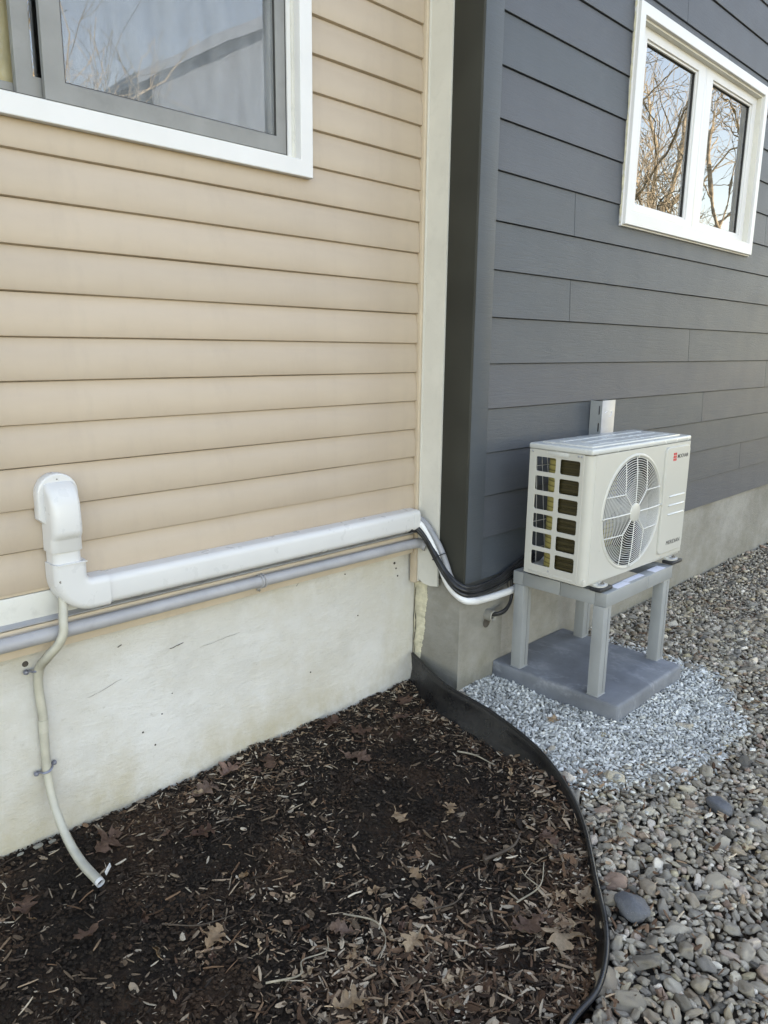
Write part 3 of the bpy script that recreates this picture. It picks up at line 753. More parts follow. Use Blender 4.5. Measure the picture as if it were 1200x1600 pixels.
for i, (dx, dy, dz) in enumerate(((0, 0, 0), (-.009, -.010, .008), (.004, -.002, .018), (-.006, -.012, -.012), (-.012, .002, .016), (.002, -.016, .003))):
    r = .0088 if i < 4 else .0065
    obj('black_cable', tube_bm(path([(2.18, -.06 + dy * .5, .76 + dz * .5), (2.222, -.062 + dy * .5, .757 + dz * .5), (2.240 + dx * .3, -.098 + dy, .716 + dz * .8), (2.240 + dx * .3, -.150 + dy, .652 + dz), (2.240 + dx * .3, -.205 + dy, .592 + dz), (2.244 + dx, -.262 + dy, .550 + dz), (2.275 + dx, -.302 + dy * .5, .528 + dz), (2.372 + dx, -.292 + dy * .6, .515 + dz), (2.500 + dx, -.288 + dy * .6, .520 + dz * 1.1), (2.600 + dx, -.288 + dy * .6, .545 + dz * 1.4), (2.72, -.30 + dy, .60 + dz)]), r, 10), 'cable', ls, ang=60)
for pts in ([(2.226, -.145, .655), (2.232, -.178, .70)],):
    pass
def ring_about(c, d, rx, ry, r=.0022):
    d = Vector(d).normalized(); u = d.cross(Vector((0, 0, 1))).normalized(); v = d.cross(u)
    pts = [Vector(c) + u * rx * math.cos(a) + v * ry * math.sin(a) for a in [2 * math.pi * k / 24 for k in range(26)]]
    return tube_bm(pts, r, 6)
obj('cable_tie', ring_about((2.247, -.172, .655), (0, -.55, -.8), .027, .033), 'rubber', ls)
obj('cable_tie', ring_about((2.585, -.297, .500), (1, 0, .1), .022, .046), 'rubber', ls)
sl = thing('pipe_sleeve', (2.50, -.236, .36), 'short stained pipe stub in the concrete foundation with two black cables entering it', 'pipe')
obj('stub', lathe_bm([(.019, 0), (.025, 0), (.025, .045), (.021, .048), (.014, .040), (.014, 0)], 20, Matrix.Translation((2.497, GY + .026, .362)) @ Matrix.Rotation(R(90), 4, 'X')), 'fnd2', sl)
for dz, dy in ((0, 0), (.014, -.006)):
    obj('cable', tube_bm(path([(2.490, GY + .01, .366 + dz * .4), (2.505, -.285 + dy, .370 + dz * .6), (2.545, -.298 + dy, .380 + dz), (2.584 - dz * .3, -.295 + dy, .408 + dz), (2.598 - dz * .5, -.292 + dy, .452), (2.600 - dz * .5, -.290, .51)]), .0068, 10), 'cable', sl, ang=60)
obj('stain', lathe_bm([(0, .002), (.02, .001), (.024, 0)], 16, Matrix.Translation((2.496, GY + .0165, .325)) @ Matrix.Rotation(R(90), 4, 'X')), 'crack', sl)

# ------------------------------------------------------------------ slab and stand
slab = box_bm(2.556, 3.137, -.846, -.232, .03, .130, .014, 3)
bmesh.ops.subdivide_edges(slab, edges=slab.edges[:], cuts=5, use_grid_fill=True)
for v in slab.verts: v.co += Vector([.0018 * noise.noise(v.co * 14 + Vector((k * 9, 0, 0))) for k in range(3)])
setp(obj('concrete_slab', slab, 'pad', ang=40), 'dark charcoal concrete slab under the grey metal stand', 'slab')
sf = thing('equipment_stand', (2.85, -.535, .130), 'grey steel four legged stand carrying the outdoor air conditioning unit', 'stand')
FX0, FX1, FY0, FY1, FZ0, FZ1 = 2.566, 3.142, -.756, -.318, .508, .565
def channel(x0, x1, y0, y1): return box_bm(x0, x1, y0, y1, FZ0, FZ1, .002, 2)
for a, b in ((FX0, 2.915), (2.9165, FX1)):
    obj('rail', channel(a, b, FY0, FY0 + .05), 'stand', sf); obj('rail', channel(a, b, FY1 - .05, FY1), 'stand', sf)
for a, b in ((FY0 + .0505, -.549), (-.5475, FY1 - .0505)):
    obj('rail', channel(FX0, FX0 + .05, a, b), 'stand', sf); obj('rail', channel(FX1 - .05, FX1, a, b), 'stand', sf)
for lx in (FX0 - .001, FX1 - .061):
    for ly in (FY0 + .006, FY1 - .058):
        lb = box_bm(lx, lx + .0035, ly, ly + .048, .1335, FZ0 - .0005, .001)
        box_bm(lx + .0036, lx + .058, ly, ly + .0035, .1335, FZ0 - .0005, .001, 2, lb)
        box_bm(lx + .0545, lx + .058, ly + .0036, ly + .048, .1335, FZ0 - .0005, .001, 2, lb)
        box_bm(lx + .0036, lx + .0544, ly + .0445, ly + .048, .1335, FZ0 - .0005, .001, 2, lb)
        lg = obj('leg', lb, 'stand', sf)
        obj('seam', box_bm(lx + .035, lx + .0358, ly - .0006, ly + .001, .14, FZ0 - .01), 'gasket', lg)
        obj('foot_plate', box_bm(lx - .002, lx + .06, ly - .002, ly + .05, .1300, .1333, .0008), 'stand', lg)
obj('sticker', box_bm(2.985, 3.085, FY0 + .005, FY0 + .045, FZ1 + .0003, FZ1 + .0010), 'paper', sf)
obj('sticker', box_bm(2.77, 2.912, FY0 + .018, FY0 + .044, FZ1 + .0003, FZ1 + .0010), 'paper', sf)
obj('sticker', box_bm(2.66, 2.765, FY0 + .005, FY0 + .04, FZ1 + .0003, FZ1 + .0010), 'paper', sf)

# ------------------------------------------------------------------ wall bracket
wbk = thing('wall_bracket', (3.26, -.28, .60), 'pale galvanised steel channel fixed upright on the grey boards behind the unit', 'bracket')
BX0, BX1, BY0, BY1 = 3.205, 3.325, -.325, GY - .0065
MB = MXZ(BY0 + .0012)
obj('web', box_bm(BX0, BX1, BY0, BY0 + .0025, .60, 1.256, .0006), 'galv', wbk)
slots = [rrect(BY0 + .012, BY0 + .019, z, z + .042, .003, 3) for z in (.66, .75, .84, .93, 1.02, 1.11, 1.19)]
obj('flange', plate_me('fl', [(BY0 + .0028, .60), (BY1, .60), (BY1, 1.254), (BY0 + .0028, 1.254)], slots, .0025, MYZ(BX0 + .0013)), 'stand', wbk)
obj('flange', plate_me('fl', [(BY0 + .0028, .60), (BY1, .60), (BY1, 1.254), (BY0 + .0028, 1.254)], slots, .0025, MYZ(BX1 - .0013)), 'stand', wbk)
sc_ = bmesh.new()
tube_bm(catmull([(3.232, BY0 - .0006, 1.198), (3.25, BY0 - .0006, 1.204), (3.262, BY0 - .0006, 1.197)], 4), .0011, 5, sc_)
tube_bm(catmull([(3.275, BY0 - .0006, 1.205), (3.298, BY0 - .0006, 1.202), (3.288, BY0 - .0006, 1.185), (3.276, BY0 - .0006, 1.176)], 4), .0011, 5, sc_)
obj('marker_scribble', sc_, 'mark', wbk)

# ------------------------------------------------------------------ outdoor air conditioning unit (built in its own frame: x right, y back, z up)
ac = thing('air_conditioner', (2.4912, -.6951, .5950), 'ivory white outdoor air conditioning unit with round fan guard, on the grey stand', 'air conditioner', rotz=-.0366, local=True)
W_, D_, H_ = .785, .285, .5125
obj('base_pan', box_bm(.004, W_ - .004, .004, D_ - .004, -.004, .026, .004), 'acwhite', ac)
FC, FR_ = (.325, .252), .226
circ = [(FC[0] + FR_ * math.cos(2 * math.pi * k / 96), FC[1] + FR_ * math.sin(2 * math.pi * k / 96)) for k in range(96)]
fp = obj('front_panel', plate_me('fp', [(.0305, .008), (W_, .008), (W_, .506), (.0305, .506)], [circ], .004, MXZ(.003), .0015), 'acwhite', ac)
# flared rim round the fan opening
MF = Matrix.Translation((FC[0], .0, FC[1])) @ Matrix.Rotation(R(90), 4, 'X')
obj('fan_rim', lathe_bm([(FR_ - .001, -.060), (FR_ - .001, -.001), (FR_ + .0015, .0035), (FR_ + .006, .0045), (FR_ + .010, .003), (FR_ + .0135, .0004), (FR_ + .0135, -.001), (FR_ + .002, -.0015), (FR_ + .003, -.060)], 96, MF), 'acwhite', fp, ang=60)
obj('shroud', lathe_bm([(FR_ - .0015, -.0605), (FR_ - .0015, -.004)], 64, MF), 'acdark', fp, ang=60)
# rounded front left corner and left side plate with twelve openings
q = [(.030, .0012)] + [(.030 - .0288 * math.sin(R(a)), .030 - .0288 * math.cos(R(a))) for a in range(10, 91, 10)] + [(.0012, .0345), (.0045, .0345)] + [(.030 - .0255 * math.sin(R(a)), .030 - .0255 * math.cos(R(a))) for a in range(90, 9, -10)] + [(.030, .0045)]
obj('corner_panel', prism_bm(q, .004, .506, 'z'), 'acwhite', ac, ang=50)
holes = []
for r_ in range(6):
    z1 = .482 - .0762 * r_; z0 = z1 - .0605
    holes.append(rrect(.050, .141, z0, z1, .009)); holes.append(rrect(.158, .253, z0, z1, .009))
sp_ = obj('side_panel', plate_me('sp', [(.036, .002), (.282, .002), (.282, .507), (.036, .507)], holes, .002, MYZ(.0018), .0014), 'acwhite', ac)
obj('panel_lip', box_bm(-.0022, .0008, .055, .262, .0085, .0145, .001), 'acwhite', sp_)
hr = bmesh.new(); tube_bm([(-.0006, .098, .505), (-.0012, .100, .497), (-.0014, .108, .490), (-.0014, .192, .490), (-.0012, .200, .497), (-.0006, .202, .505)], .0016, 6, hr)
obj('handle_rim', hr, 'acwhite', sp_)
obj('handle_recess', box_bm(-.0016, .0006, .104, .196, .4935, .506, .0008), 'aclid', sp_)
for y, z in ((.165, .026), (.045, .500), (.268, .500), (.060, .500)):
    obj('screw', lathe_bm([(0, .0035), (.003, .003), (.0042, .001), (.0042, -.001)], 10, Matrix.Translation((-.0012, y, z)) @ Matrix.Rotation(R(-90), 4, 'Y')), 'galv', sp_)
obj('right_panel', box_bm(W_ - .0035, W_ - .0002, .006, D_, .008, .506, .001), 'acwhite', ac)
bgb = bmesh.new()
for i in range(9): tube_bm([(.018 + .064 * i, D_ - .002, .01), (.012 + .033 * i, D_ - .002, .505)], .0014, 5, bgb)
for i in range(4): tube_bm([(.006, D_ - .0045, .09 + .115 * i), (.56, D_ - .0045, .075 + .115 * i)], .0014, 5, bgb)
obj('rear_guard', bgb, 'wire', ac)
obj('rear_panel', box_bm(.565, W_ - .004, D_ - .004, D_ - .001, .008, .506, .001), 'acwhite', ac)
obj('partition', box_bm(.560, .563, .012, D_ - .008, .027, .500), 'acdark', ac)
# heat exchanger: left run coloured dark as shaded gold, bend and rear run bright
cpth = [(.014, y) for y in (.036, .09, .155)]
bend = [(.014 + .065 * (1 - math.cos(R(a))), .156 + .075 * math.sin(R(a))) for a in range(0, 91, 9)]
rear = [(x, .231) for x in (.2, .3, .4, .555)]
def ribbon(pts, th, z0, z1):
    n = len(pts); out = []
    for i, p in enumerate(pts):
        a = Vector(pts[max(0, i - 1)]); b = Vector(pts[min(n - 1, i + 1)]); d = (b - a).normalized(); nn_ = Vector((d.y, -d.x))
        out.append((Vector(p), nn_))
    poly = [tuple(p + q_ * th) for p, q_ in out] + [tuple(p) for p, q_ in out][::-1]
    return prism_bm(poly, z0, z1, 'z')
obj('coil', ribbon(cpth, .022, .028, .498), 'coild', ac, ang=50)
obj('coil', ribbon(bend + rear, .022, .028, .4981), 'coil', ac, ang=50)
tb = bmesh.new()
for i in range(22):
    z = .036 + .0214 * i
    tube_bm([(.0125, .040, z), (.0125, .09, z), (.0125, .154, z)], .0016, 5, tb)
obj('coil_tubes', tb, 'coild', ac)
# fan: hub, three broad blades, motor
MFan = Matrix.Translation((FC[0], .046, FC[1])) @ Matrix.Rotation(R(90), 4, 'X')
fan = obj('fan', lathe_bm([(0, .022), (.03, .021), (.046, .014), (.05, 0), (.05, -.03), (0, -.03)], 32, MFan), 'acdark', ac, ang=50)
for kk in range(2):
    b = bmesh.new(); rows = []
    for i in range(9):
        t = i / 8; rr = .045 + t * .170; row = []
        for j in range(9):
            s_ = j / 8; a = R(0 + 180 * kk) + (s_ - .5) * R(62 + 22 * t) + t * .12
            row.append(b.verts.new((rr * math.cos(a), rr * math.sin(a), (.5 - s_) * .050 * (1 - .35 * t) - .004)))
        rows.append(row)
    for A, B in zip(rows, rows[1:]):
        for j in range(8): b.faces.new((A[j], A[j + 1], B[j + 1], B[j]))
    ex = bmesh.ops.solidify(b, geom=b.faces[:], thickness=.003)
    b.transform(MFan); obj('blade', b, 'blade', fan, ang=60)
obj('motor', lathe_bm([(0, -.03), (.045, -.03), (.045, -.09), (0, -.09)], 24, MFan), 'acdark', ac)
# wire guard
MG = Matrix.Translation((FC[0], -.010, FC[1])) @ Matrix.Rotation(R(90), 4, 'X')
gb = bmesh.new()
def wire(pts, r, n=5, bm=gb): tube_bm(pts, r, n, bm)
def dep(r): return -.010 * (r / .226) ** 3
NR = 20
for i in range(NR):
    r_ = .046 + (.222 - .046) * i / (NR - 1)
    wire([(r_ * math.cos(2 * math.pi * k / 72), r_ * math.sin(2 * math.pi * k / 72), dep(r_)) for k in range(73)], .00135)
def spoke(p0, p1, r=.0021):
    wire([(p0[0] + (p1[0] - p0[0]) * t / 8, p0[1] + (p1[1] - p0[1]) * t / 8, dep(math.hypot(p0[0] + (p1[0] - p0[0]) * t / 8, p0[1] + (p1[1] - p0[1]) * t / 8)) + .0022) for t in range(9)], r, 6)
RO = .2245
for a in (90, 180, 270, 0): spoke((.035 * math.cos(R(a)), .035 * math.sin(R(a))), (RO * math.cos(R(a)), RO * math.sin(R(a))), .0024)
for sx, sz in ((-1, 1), (1, 1), (-1, -1), (1, -1)):
    f = (.082 * sx, .082 * sz); spoke((.026 * sx, .026 * sz), f)
    o_ = math.sqrt(RO ** 2 - .082 ** 2)
    spoke(f, (f[0], o_ * sz)); spoke(f, (o_ * sx, f[1]))
gb.transform(MG)
gd = obj('fan_guard', gb, 'wire', ac, ang=60)
obj('guard_badge', lathe_bm([(0, .0062), (.034, .0056), (.0385, .0035), (.040, 0), (.036, -.002), (0, -.002)], 40, MG), 'acwhite', gd, ang=50)
for a in (90, 180, 0, 270):
    obj('guard_clip', box_bm(-.004, .004, -.0065, .0005, -.006, .008, .0015) if False else lathe_bm([(0, .006), (.0045, .005), (.0055, .0), (.0055, -.004)], 10, MF @ Matrix.Translation((.229 * math.cos(R(a)), .229 * math.sin(R(a)), .006))), 'acwhite', gd)
# raised service cover, ribs, print
sv = rrect(.562, .768, .030, .490, .020, 6)
svo = obj('service_cover', plate_me('sv', sv, [], .006, MXZ(-.003), .004), 'acwhite', ac)
for z in (.283, .243, .203):
    bm = prism_bm([(-.0078, z + .001), (-.0145, z - .004), (-.0145, z - .006), (-.0078, z - .010)], .612, .752, 'x')
    bmesh.ops.bevel(bm, geom=bm.edges[:], offset=.001, segments=1, affect='EDGES')
    obj('rib', bm, 'aclid', svo)
obj('lower_rib', box_bm(.575, .765, -.0088, -.0072, .0335, .0365, .0005), 'blade', svo)
logo = bmesh.new(); yl = -.0102
for cx in range(2):
    for cz in range(3):
        box_bm(.618 + .0155 * cx, .6315 + .0155 * cx, yl, yl + .0025, .4335 + .0122 * cz, .4435 + .0122 * cz, 0, 2, logo)
obj('emblem', logo, 'red', svo)
obj('lettering', text_me('MOOVAIR', .096, .0165, MXZ(yl - .0002) @ Matrix.Translation((.656, .443, 0)), .008), 'ink', svo)
obj('lettering', text_me('MERIDIAN', .122, .0180, MXZ(yl - .0002) @ Matrix.Translation((.624, .062, 0)), .0), 'ink', svo)
# lid with pressed ribs
lid = box_bm(-.004, W_ + .002, -.002, D_ + .003, .5085, .5320, .0075, 3)
lo = obj('lid', lid, 'aclid', ac, ang=50)
obj('lid_step', box_bm(.040, W_ - .045, .028, D_ - .03, .5300, .5375, .0035, 2), 'aclid', lo)
for i, y in enumerate((.065, .130, .195)):
    obj('lid_rib', prism_bm([(y - .015, .536), (y - .008, .5400), (y + .008, .5400), (y + .015, .536)], .085 + .05 * (i % 2), W_ - .10, 'x'), 'aclid', lo, ang=20)
# feet, bolts and rubber pads
for fx in (.105, .690):
    for fy, s_ in ((-.014, 1), (D_ - .01, -1)):
        out = [(fx - .036, fy + .030 * s_)] + [(fx - .036 * math.cos(R(t)), fy - .020 * math.sin(R(t)) * s_) for t in range(0, 181, 15)] + [(fx + .036, fy + .030 * s_)]
        if s_ < 0: out = out[::-1]
        ft = obj('foot', prism_bm(out, -.0125, -.0085, 'z'), 'acwhite', ac)
        obj('foot_neck', box_bm(fx - .034, fx + .034, min(fy + .012 * s_, fy + .030 * s_), max(fy + .012 * s_, fy + .030 * s_), -.0083, -.0042, .001), 'acwhite', ft)
        obj('rubber_pad', box_bm(fx - .046, fx + .046, fy - .026, fy + .026, -.0282, -.0130, .005, 3), 'rubber', ac)
        obj('washer', lathe_bm([(0, .004), (.012, .004), (.0145, .001), (.0145, 0)], 20, Matrix.Translation((fx, fy - .004, -.0085))), 'galv', ft)
        obj('bolt', lathe_bm([(0, .016), (.0035, .015), (.0035, .010), (.0078, .0095), (.0078, .0042)], 6, Matrix.Translation((fx, fy - .004, -.0085))), 'screw', ft)

# ------------------------------------------------------------------ plastic edging strip
eb = bmesh.new(); T = catmull(EDGE_T, 10); B = catmull(EDGE_B, 10); rows = []
for i, (t, b) in enumerate(zip(T, B)):
    nrm = (T[min(i + 1, len(T) - 1)] - T[max(i - 1, 0)]); nrm = Vector((-nrm.y, nrm.x, 0)).normalized()   # towards the gravel or away
    wob = .004 * noise.noise(Vector((i * .2, 0, 0)))
    mid = (t + b) / 2 + nrm * (.010 + wob)
    top2 = t + Vector((0, 0, .004)); th = nrm * .0035
    ring = [b - Vector((0, 0, .02)), (b * .6 + mid * .4), mid, (mid * .35 + t * .65), t + nrm * .004, top2 + nrm * .008, top2 - nrm * .003, t - nrm * .006, (mid * .35 + t * .65) - th * 1.4, mid - th * 1.4, b - th * 1.4 - Vector((0, 0, .02))]
    rows.append([eb.verts.new(p) for p in ring])
for A, Bq in zip(rows, rows[1:]):
    for k in range(len(A)): eb.faces.new((A[k], A[(k + 1) % len(A)], Bq[(k + 1) % len(A)], Bq[k]))
eb.faces.new(rows[0][::-1]); eb.faces.new(rows[-1]); bmesh.ops.recalc_face_normals(eb, faces=eb.faces[:])
tube_bm([t_ + Vector((0, 0, .003)) for t_ in T], lambda t, i: .0065, 10, eb)
setp(obj('garden_edging', eb, 'edging', ang=60), 'black plastic edging strip curving between dark mulch and gravel', 'edging')

# ------------------------------------------------------------------ loose pieces: pebbles, crushed stone, bark
def ico(sub, seed, sq=(1, .78, .58), rough_=.16, angular=False):
    b = bmesh.new(); bmesh.ops.create_icosphere(b, subdivisions=sub, radius=1)
    r = random.Random(seed); o = Vector((r.random() * 50, r.random() * 50, 0))
    for v in b.verts:
        d = 1 + rough_ * 1.6 * noise.noise(v.co * 1.1 + o) + rough_ * .5 * noise.noise(v.co * 2.6 + o)
        p = v.co * d
        if angular: p = Vector([math.copysign(abs(c) ** .75, c) for c in p])
        v.co = Vector((p.x * sq[0], p.y * sq[1] * r.uniform(.97, 1.03), p.z * sq[2]))
    b.verts.ensure_lookup_table(); b.faces.ensure_lookup_table()
    V = np.array([v.co[:] for v in b.verts], np.float32); F = np.array([[v.index for v in f.verts] for f in b.faces], np.int32); b.free()
    return V, F
def mass(name, variants, items, mat, shade=True, **kw):
    # items: (x,y,z,sx,sy,sz,yaw,tx,ty,rnd)
    items = np.array(items, np.float32); vs = []; fs = []; rs = []; off = 0
    n = len(items); vi = rng.integers(0, len(variants), n)
    for k, (V, F) in enumerate(variants):
        it = items[vi == k]
        if not len(it): continue
        P = V[None] * it[:, None, 3:6]
        cx, sx = np.cos(it[:, 7]), np.sin(it[:, 7]); y = P[:, :, 1] * cx[:, None] - P[:, :, 2] * sx[:, None]; z = P[:, :, 1] * sx[:, None] + P[:, :, 2] * cx[:, None]; x = P[:, :, 0]
        cy_, sy2 = np.cos(it[:, 8]), np.sin(it[:, 8]); x2 = x * cy_[:, None] + z * sy2[:, None]; z = -x * sy2[:, None] + z * cy_[:, None]
        cz, sz = np.cos(it[:, 6]), np.sin(it[:, 6]); x3 = x2 * cz[:, None] - y * sz[:, None]; y3 = x2 * sz[:, None] + y * cz[:, None]
        P = np.stack([x3 + it[:, None, 0], y3 + it[:, None, 1], z + it[:, None, 2]], -1)
        m_ = len(it); vs.append(P.reshape(-1, 3)); fs.append((F[None] + (np.arange(m_) * len(V))[:, None, None] + off).reshape(-1, F.shape[1])); off += m_ * len(V)
        rs.append(np.repeat(it[:, 9], len(V)))
    V = np.concatenate(vs); F = np.concatenate(fs); rr = np.concatenate(rs)
    me = bpy.data.meshes.new(name); nf, w = F.shape
    me.vertices.add(len(V)); me.vertices.foreach_set('co', V.ravel())
    me.loops.add(nf * w); me.loops.foreach_set('vertex_index', F.ravel())
    me.polygons.add(nf); me.polygons.foreach_set('loop_start', np.arange(nf) * w); me.polygons.foreach_set('loop_total', np.full(nf, w))
    me.polygons.foreach_set('use_smooth', np.full(nf, shade)); me.update(calc_edges=True)
    at = me.attributes.new('rnd', 'FLOAT', 'POINT'); at.data.foreach_set('value', rr.astype(np.float32))
    me.materials.append(MT[mat]); o = link(name, me)
    par = kw.pop('parent', None)
    if par is not None: o.parent = par; o.location = -OFF[par.name]
    return setp(o, **kw)
def single_meshes(variants, name, mat, shade=True):
    out = []
    for V, F in variants:
        me = bpy.data.meshes.new(name); me.from_pydata(V.tolist(), [], F.tolist())
        me.polygons.foreach_set('use_smooth', [shade] * len(me.polygons))
        at = me.attributes.new('rnd', 'FLOAT', 'POINT'); at.data.foreach_set('value', np.zeros(len(me.vertices), np.float32))
        me.materials.append(MT[mat]); out.append(me)
    return out
def place_single(name, meshes, it, parent):
    o = link(name, random.choice(meshes)); x, y, z, sx, sy, sz, yw, tx, ty, rd = [float(q_) for q_ in it]
    o.location = Vector((x, y, z)) - (OFF[parent.name] if parent else Vector()); o.scale = (sx, sy, sz)
    o.rotation_euler = (tx, ty, yw); o.parent = parent; return o
def in_view(x, y, z=.05, mg=.06):
    d = Vector((x, y, z)) - CAM; w = d.dot(fwd)
    if w < .2: return False, 9
    u = d.dot(rt2) / w * 1169.37 / 600; v = d.dot(up2) / w * 1169.37 / 800
    return abs(u) < 1 + mg and abs(v) < 1 + mg, w
rnd = random.Random(5)
SL = (2.556, 3.137, -.846, -.2)
WP = [(2.38, -.22), (2.20, -.50), (2.15, -.78), (2.08, -.90), (2.30, -1.06), (2.609, -1.19), (2.986, -1.14), (3.235, -.96), (3.27, -.80), (3.24, -.55), (3.19, -.22)]
def inpoly(x, y, P):
    c = False; j = len(P) - 1
    for i in range(len(P)):
        if (P[i][1] > y) != (P[j][1] > y) and x < (P[j][0] - P[i][0]) * (y - P[i][1]) / (P[j][1] - P[i][1]) + P[i][0]: c = not c
        j = i
    return c
def white_zone(x, y):
    jx = .030 * noise.noise(Vector((x * 9, y * 9, 1))) + .012 * noise.noise(Vector((x * 40, y * 40, 4))); jy = .030 * noise.noise(Vector((x * 9, y * 9, 7))) + .012 * noise.noise(Vector((x * 40, y * 40, 9)))
    q_ = (rnd.gauss(0, .045) if y < -.7 or x > 3.15 else 0)
    return inpoly(x + jx * 2.2 + q_, y + jy * 2.2 + q_, WP)
class Hash:
    def __init__(s, c): s.c = c; s.d = {}
    def ok(s, x, y, r, k):
        i, j = int(x / s.c), int(y / s.c)
        for a in (-1, 0, 1):
            for b in (-1, 0, 1):
                for (px, py, pr) in s.d.get((i + a, j + b), ()):
                    if (px - x) ** 2 + (py - y) ** 2 < (k * (pr + r)) ** 2: return False
        return True
    def add(s, x, y, r): s.d.setdefault((int(x / s.c), int(y / s.c)), []).append((x, y, r))
    def near(s, x, y, R_):
        i, j = int(x / s.c), int(y / s.c)
        return any((px - x) ** 2 + (py - y) ** 2 < R_ ** 2 for a in (-1, 0, 1) for b in (-1, 0, 1) for (px, py, pr) in s.d.get((i + a, j + b), ()))
def pebble_ok(x, y):
    if y > GY - .012 + .03: return False
    if x < 2.7 and gravel_side(x, y) < .012: return False
    if SL[0] - .02 < x < SL[1] + .02 and SL[2] - .02 < y: return False
    v, w = in_view(x, y, .05, .22)
    return v
H1 = Hash(.09); peb = []
special = [(1.650, -1.372, .046, .040), (2.276, -1.352, .034, .024)]
for x, y, r, _ in special: H1.add(x, y, r)
def add_pebbles(n, rmin, rmax, k, zf, xr=(1.0, 8.8), pw=1.6, tries=1):
    for _ in range(n):
        x = xr[0] + (xr[1] - xr[0]) * rnd.random(); y = -3.0 + 2.8 * rnd.random()
        if not pebble_ok(x, y): continue
        wz = white_zone(x, y)
        if wz and (rmin < .02 or rnd.random() < .97): continue
        near = smoothstep(3.4, 1.6, x) if x < 3.4 else 0
        r = (rmin + (rmax - rmin) * rnd.random() ** pw) * (.82 + .16 * near)
        if not H1.ok(x, y, r, k): continue
        H1.add(x, y, r)
        z = hg(x, y) + zf * r + rnd.uniform(-.003, .004)
        peb.append((x, y, z, r * rnd.uniform(1.0, 1.28), r * rnd.uniform(.8, 1.1), r * rnd.uniform(.75, 1.1), rnd.uniform(0, 6.28), rnd.gauss(0, .28), rnd.gauss(0, .28), rnd.random()))
add_pebbles(2200, .022, .033, 1.05, .15, (1.0, 6.5))
add_pebbles(9000, .014, .021, .98, .20)
add_pebbles(90000, .0095, .014, .80, .22)
add_pebbles(90000, .006, .0095, .74, .3, (1.0, 5.0))
H1 = Hash(.05); top = len(peb)
add_pebbles(45000, .009, .014, .84, -1.1)        # lower layer filling the gaps
V80 = [ico(2, i, (1.12, rnd.uniform(.70, .98), rnd.uniform(.45, .78)), .36 if i % 3 else .5, i % 3 == 0) for i in range(18)]
V320 = [ico(3, i, (1.12, rnd.uniform(.70, .98), rnd.uniform(.45, .78)), .36 if i % 3 else .5, i % 3 == 0) for i in range(18)]
V20 = [ico(1, 40 + i, (1.1, .85, .62), .22) for i in range(8)]
items = []
for i, p in enumerate(peb):
    v, w = in_view(p[0], p[1], p[2], 0.0)
    items.append((p[3] / w if v and i < top else 0, i))
items.sort(reverse=True)
big = set(i for s, i in items[:298])
ms = single_meshes(V320, 'pebble', 'pebble')
for i in sorted(big): place_single('pebble', ms, peb[i], gravel)
rest = [p for i, p in enumerate(peb) if i not in big]
nearp = [p for p in rest if math.hypot(p[0], p[1] + 2.09) < 4.4]; farp = [p for p in rest if math.hypot(p[0], p[1] + 2.09) >= 4.4]
def merge_mass(name, lists, mat, **kw):
    obs = []
    for vr, its in lists:
        if its: obs.append(mass(name, vr, its, mat))
    if len(obs) > 1:
        b = bmesh.new()
    return obs
# one mesh: subdivide budget by distance (both variants share triangle faces)
def mass2(name, sets, mat, **kw):
    vs = []; fs = []; rs = []; off = 0; shade = kw.pop('shade', True)
    for vr, its in sets:
        if not its: continue
        o = mass('tmp', vr, its, mat); me = o.data
        n = len(me.vertices); V = np.empty(n * 3, np.float32); me.vertices.foreach_get('co', V); f = np.empty(len(me.loops), np.int32); me.loops.foreach_get('vertex_index', f)
        a = np.empty(n, np.float32); me.attributes['rnd'].data.foreach_get('value', a)
        vs.append(V.reshape(-1, 3)); w = len(vr[0][1][0]); fs.append(f.reshape(-1, w) + off); off += n; rs.append(a)
        bpy.data.objects.remove(o); bpy.data.meshes.remove(me)
    V = np.concatenate(vs); F = np.concatenate(fs); rr = np.concatenate(rs); nf, w = F.shape
    me = bpy.data.meshes.new(name); me.vertices.add(len(V)); me.vertices.foreach_set('co', V.ravel())
    me.loops.add(nf * w); me.loops.foreach_set('vertex_index', F.ravel().astype(np.int32))
    me.polygons.add(nf); me.polygons.foreach_set('loop_start', (np.arange(nf) * w).astype(np.int32)); me.polygons.foreach_set('loop_total', np.full(nf, w, np.int32))
    me.polygons.foreach_set('use_smooth', np.full(nf, shade)); me.update(calc_edges=True)
    at = me.attributes.new('rnd', 'FLOAT', 'POINT'); at.data.foreach_set('value', rr)
    me.materials.append(MT[mat]); o = link(name, me); par = kw.pop('parent', None)
    if par is not None: o.parent = par; o.location = -OFF[par.name]
    return setp(o, **kw)
mass2('pebble_mass', [(V80, nearp), (V20, farp)], 'pebble', parent=gravel, kind='stuff')
print('pebbles', len(peb), 'tris', len(nearp) * 80 + len(farp) * 20)
# distinctive stones
for (x, y, r, h), lab in zip(special, ('largest round dark grey stone, touching the black edging among paler pebbles', 'dark slate grey angular stone among lighter pebbles beyond the edging bend')):
    V, F = ico(3, 77 if r > .04 else 91, (1.05, .92, .62) if r > .04 else (1.3, .9, .6), .18, r < .04)
    me = bpy.data.meshes.new('stone'); me.from_pydata(V.tolist(), [], F.tolist()); smooth(me, 60)
    me.transform(Matrix.Translation((x, y, hg(x, y) + r * .42)) @ Matrix.Rotation(1.1, 4, 'Z') @ Matrix.Scale(r, 4))
    setp(obj('stone', me, 'darkstone'), lab, 'stone')
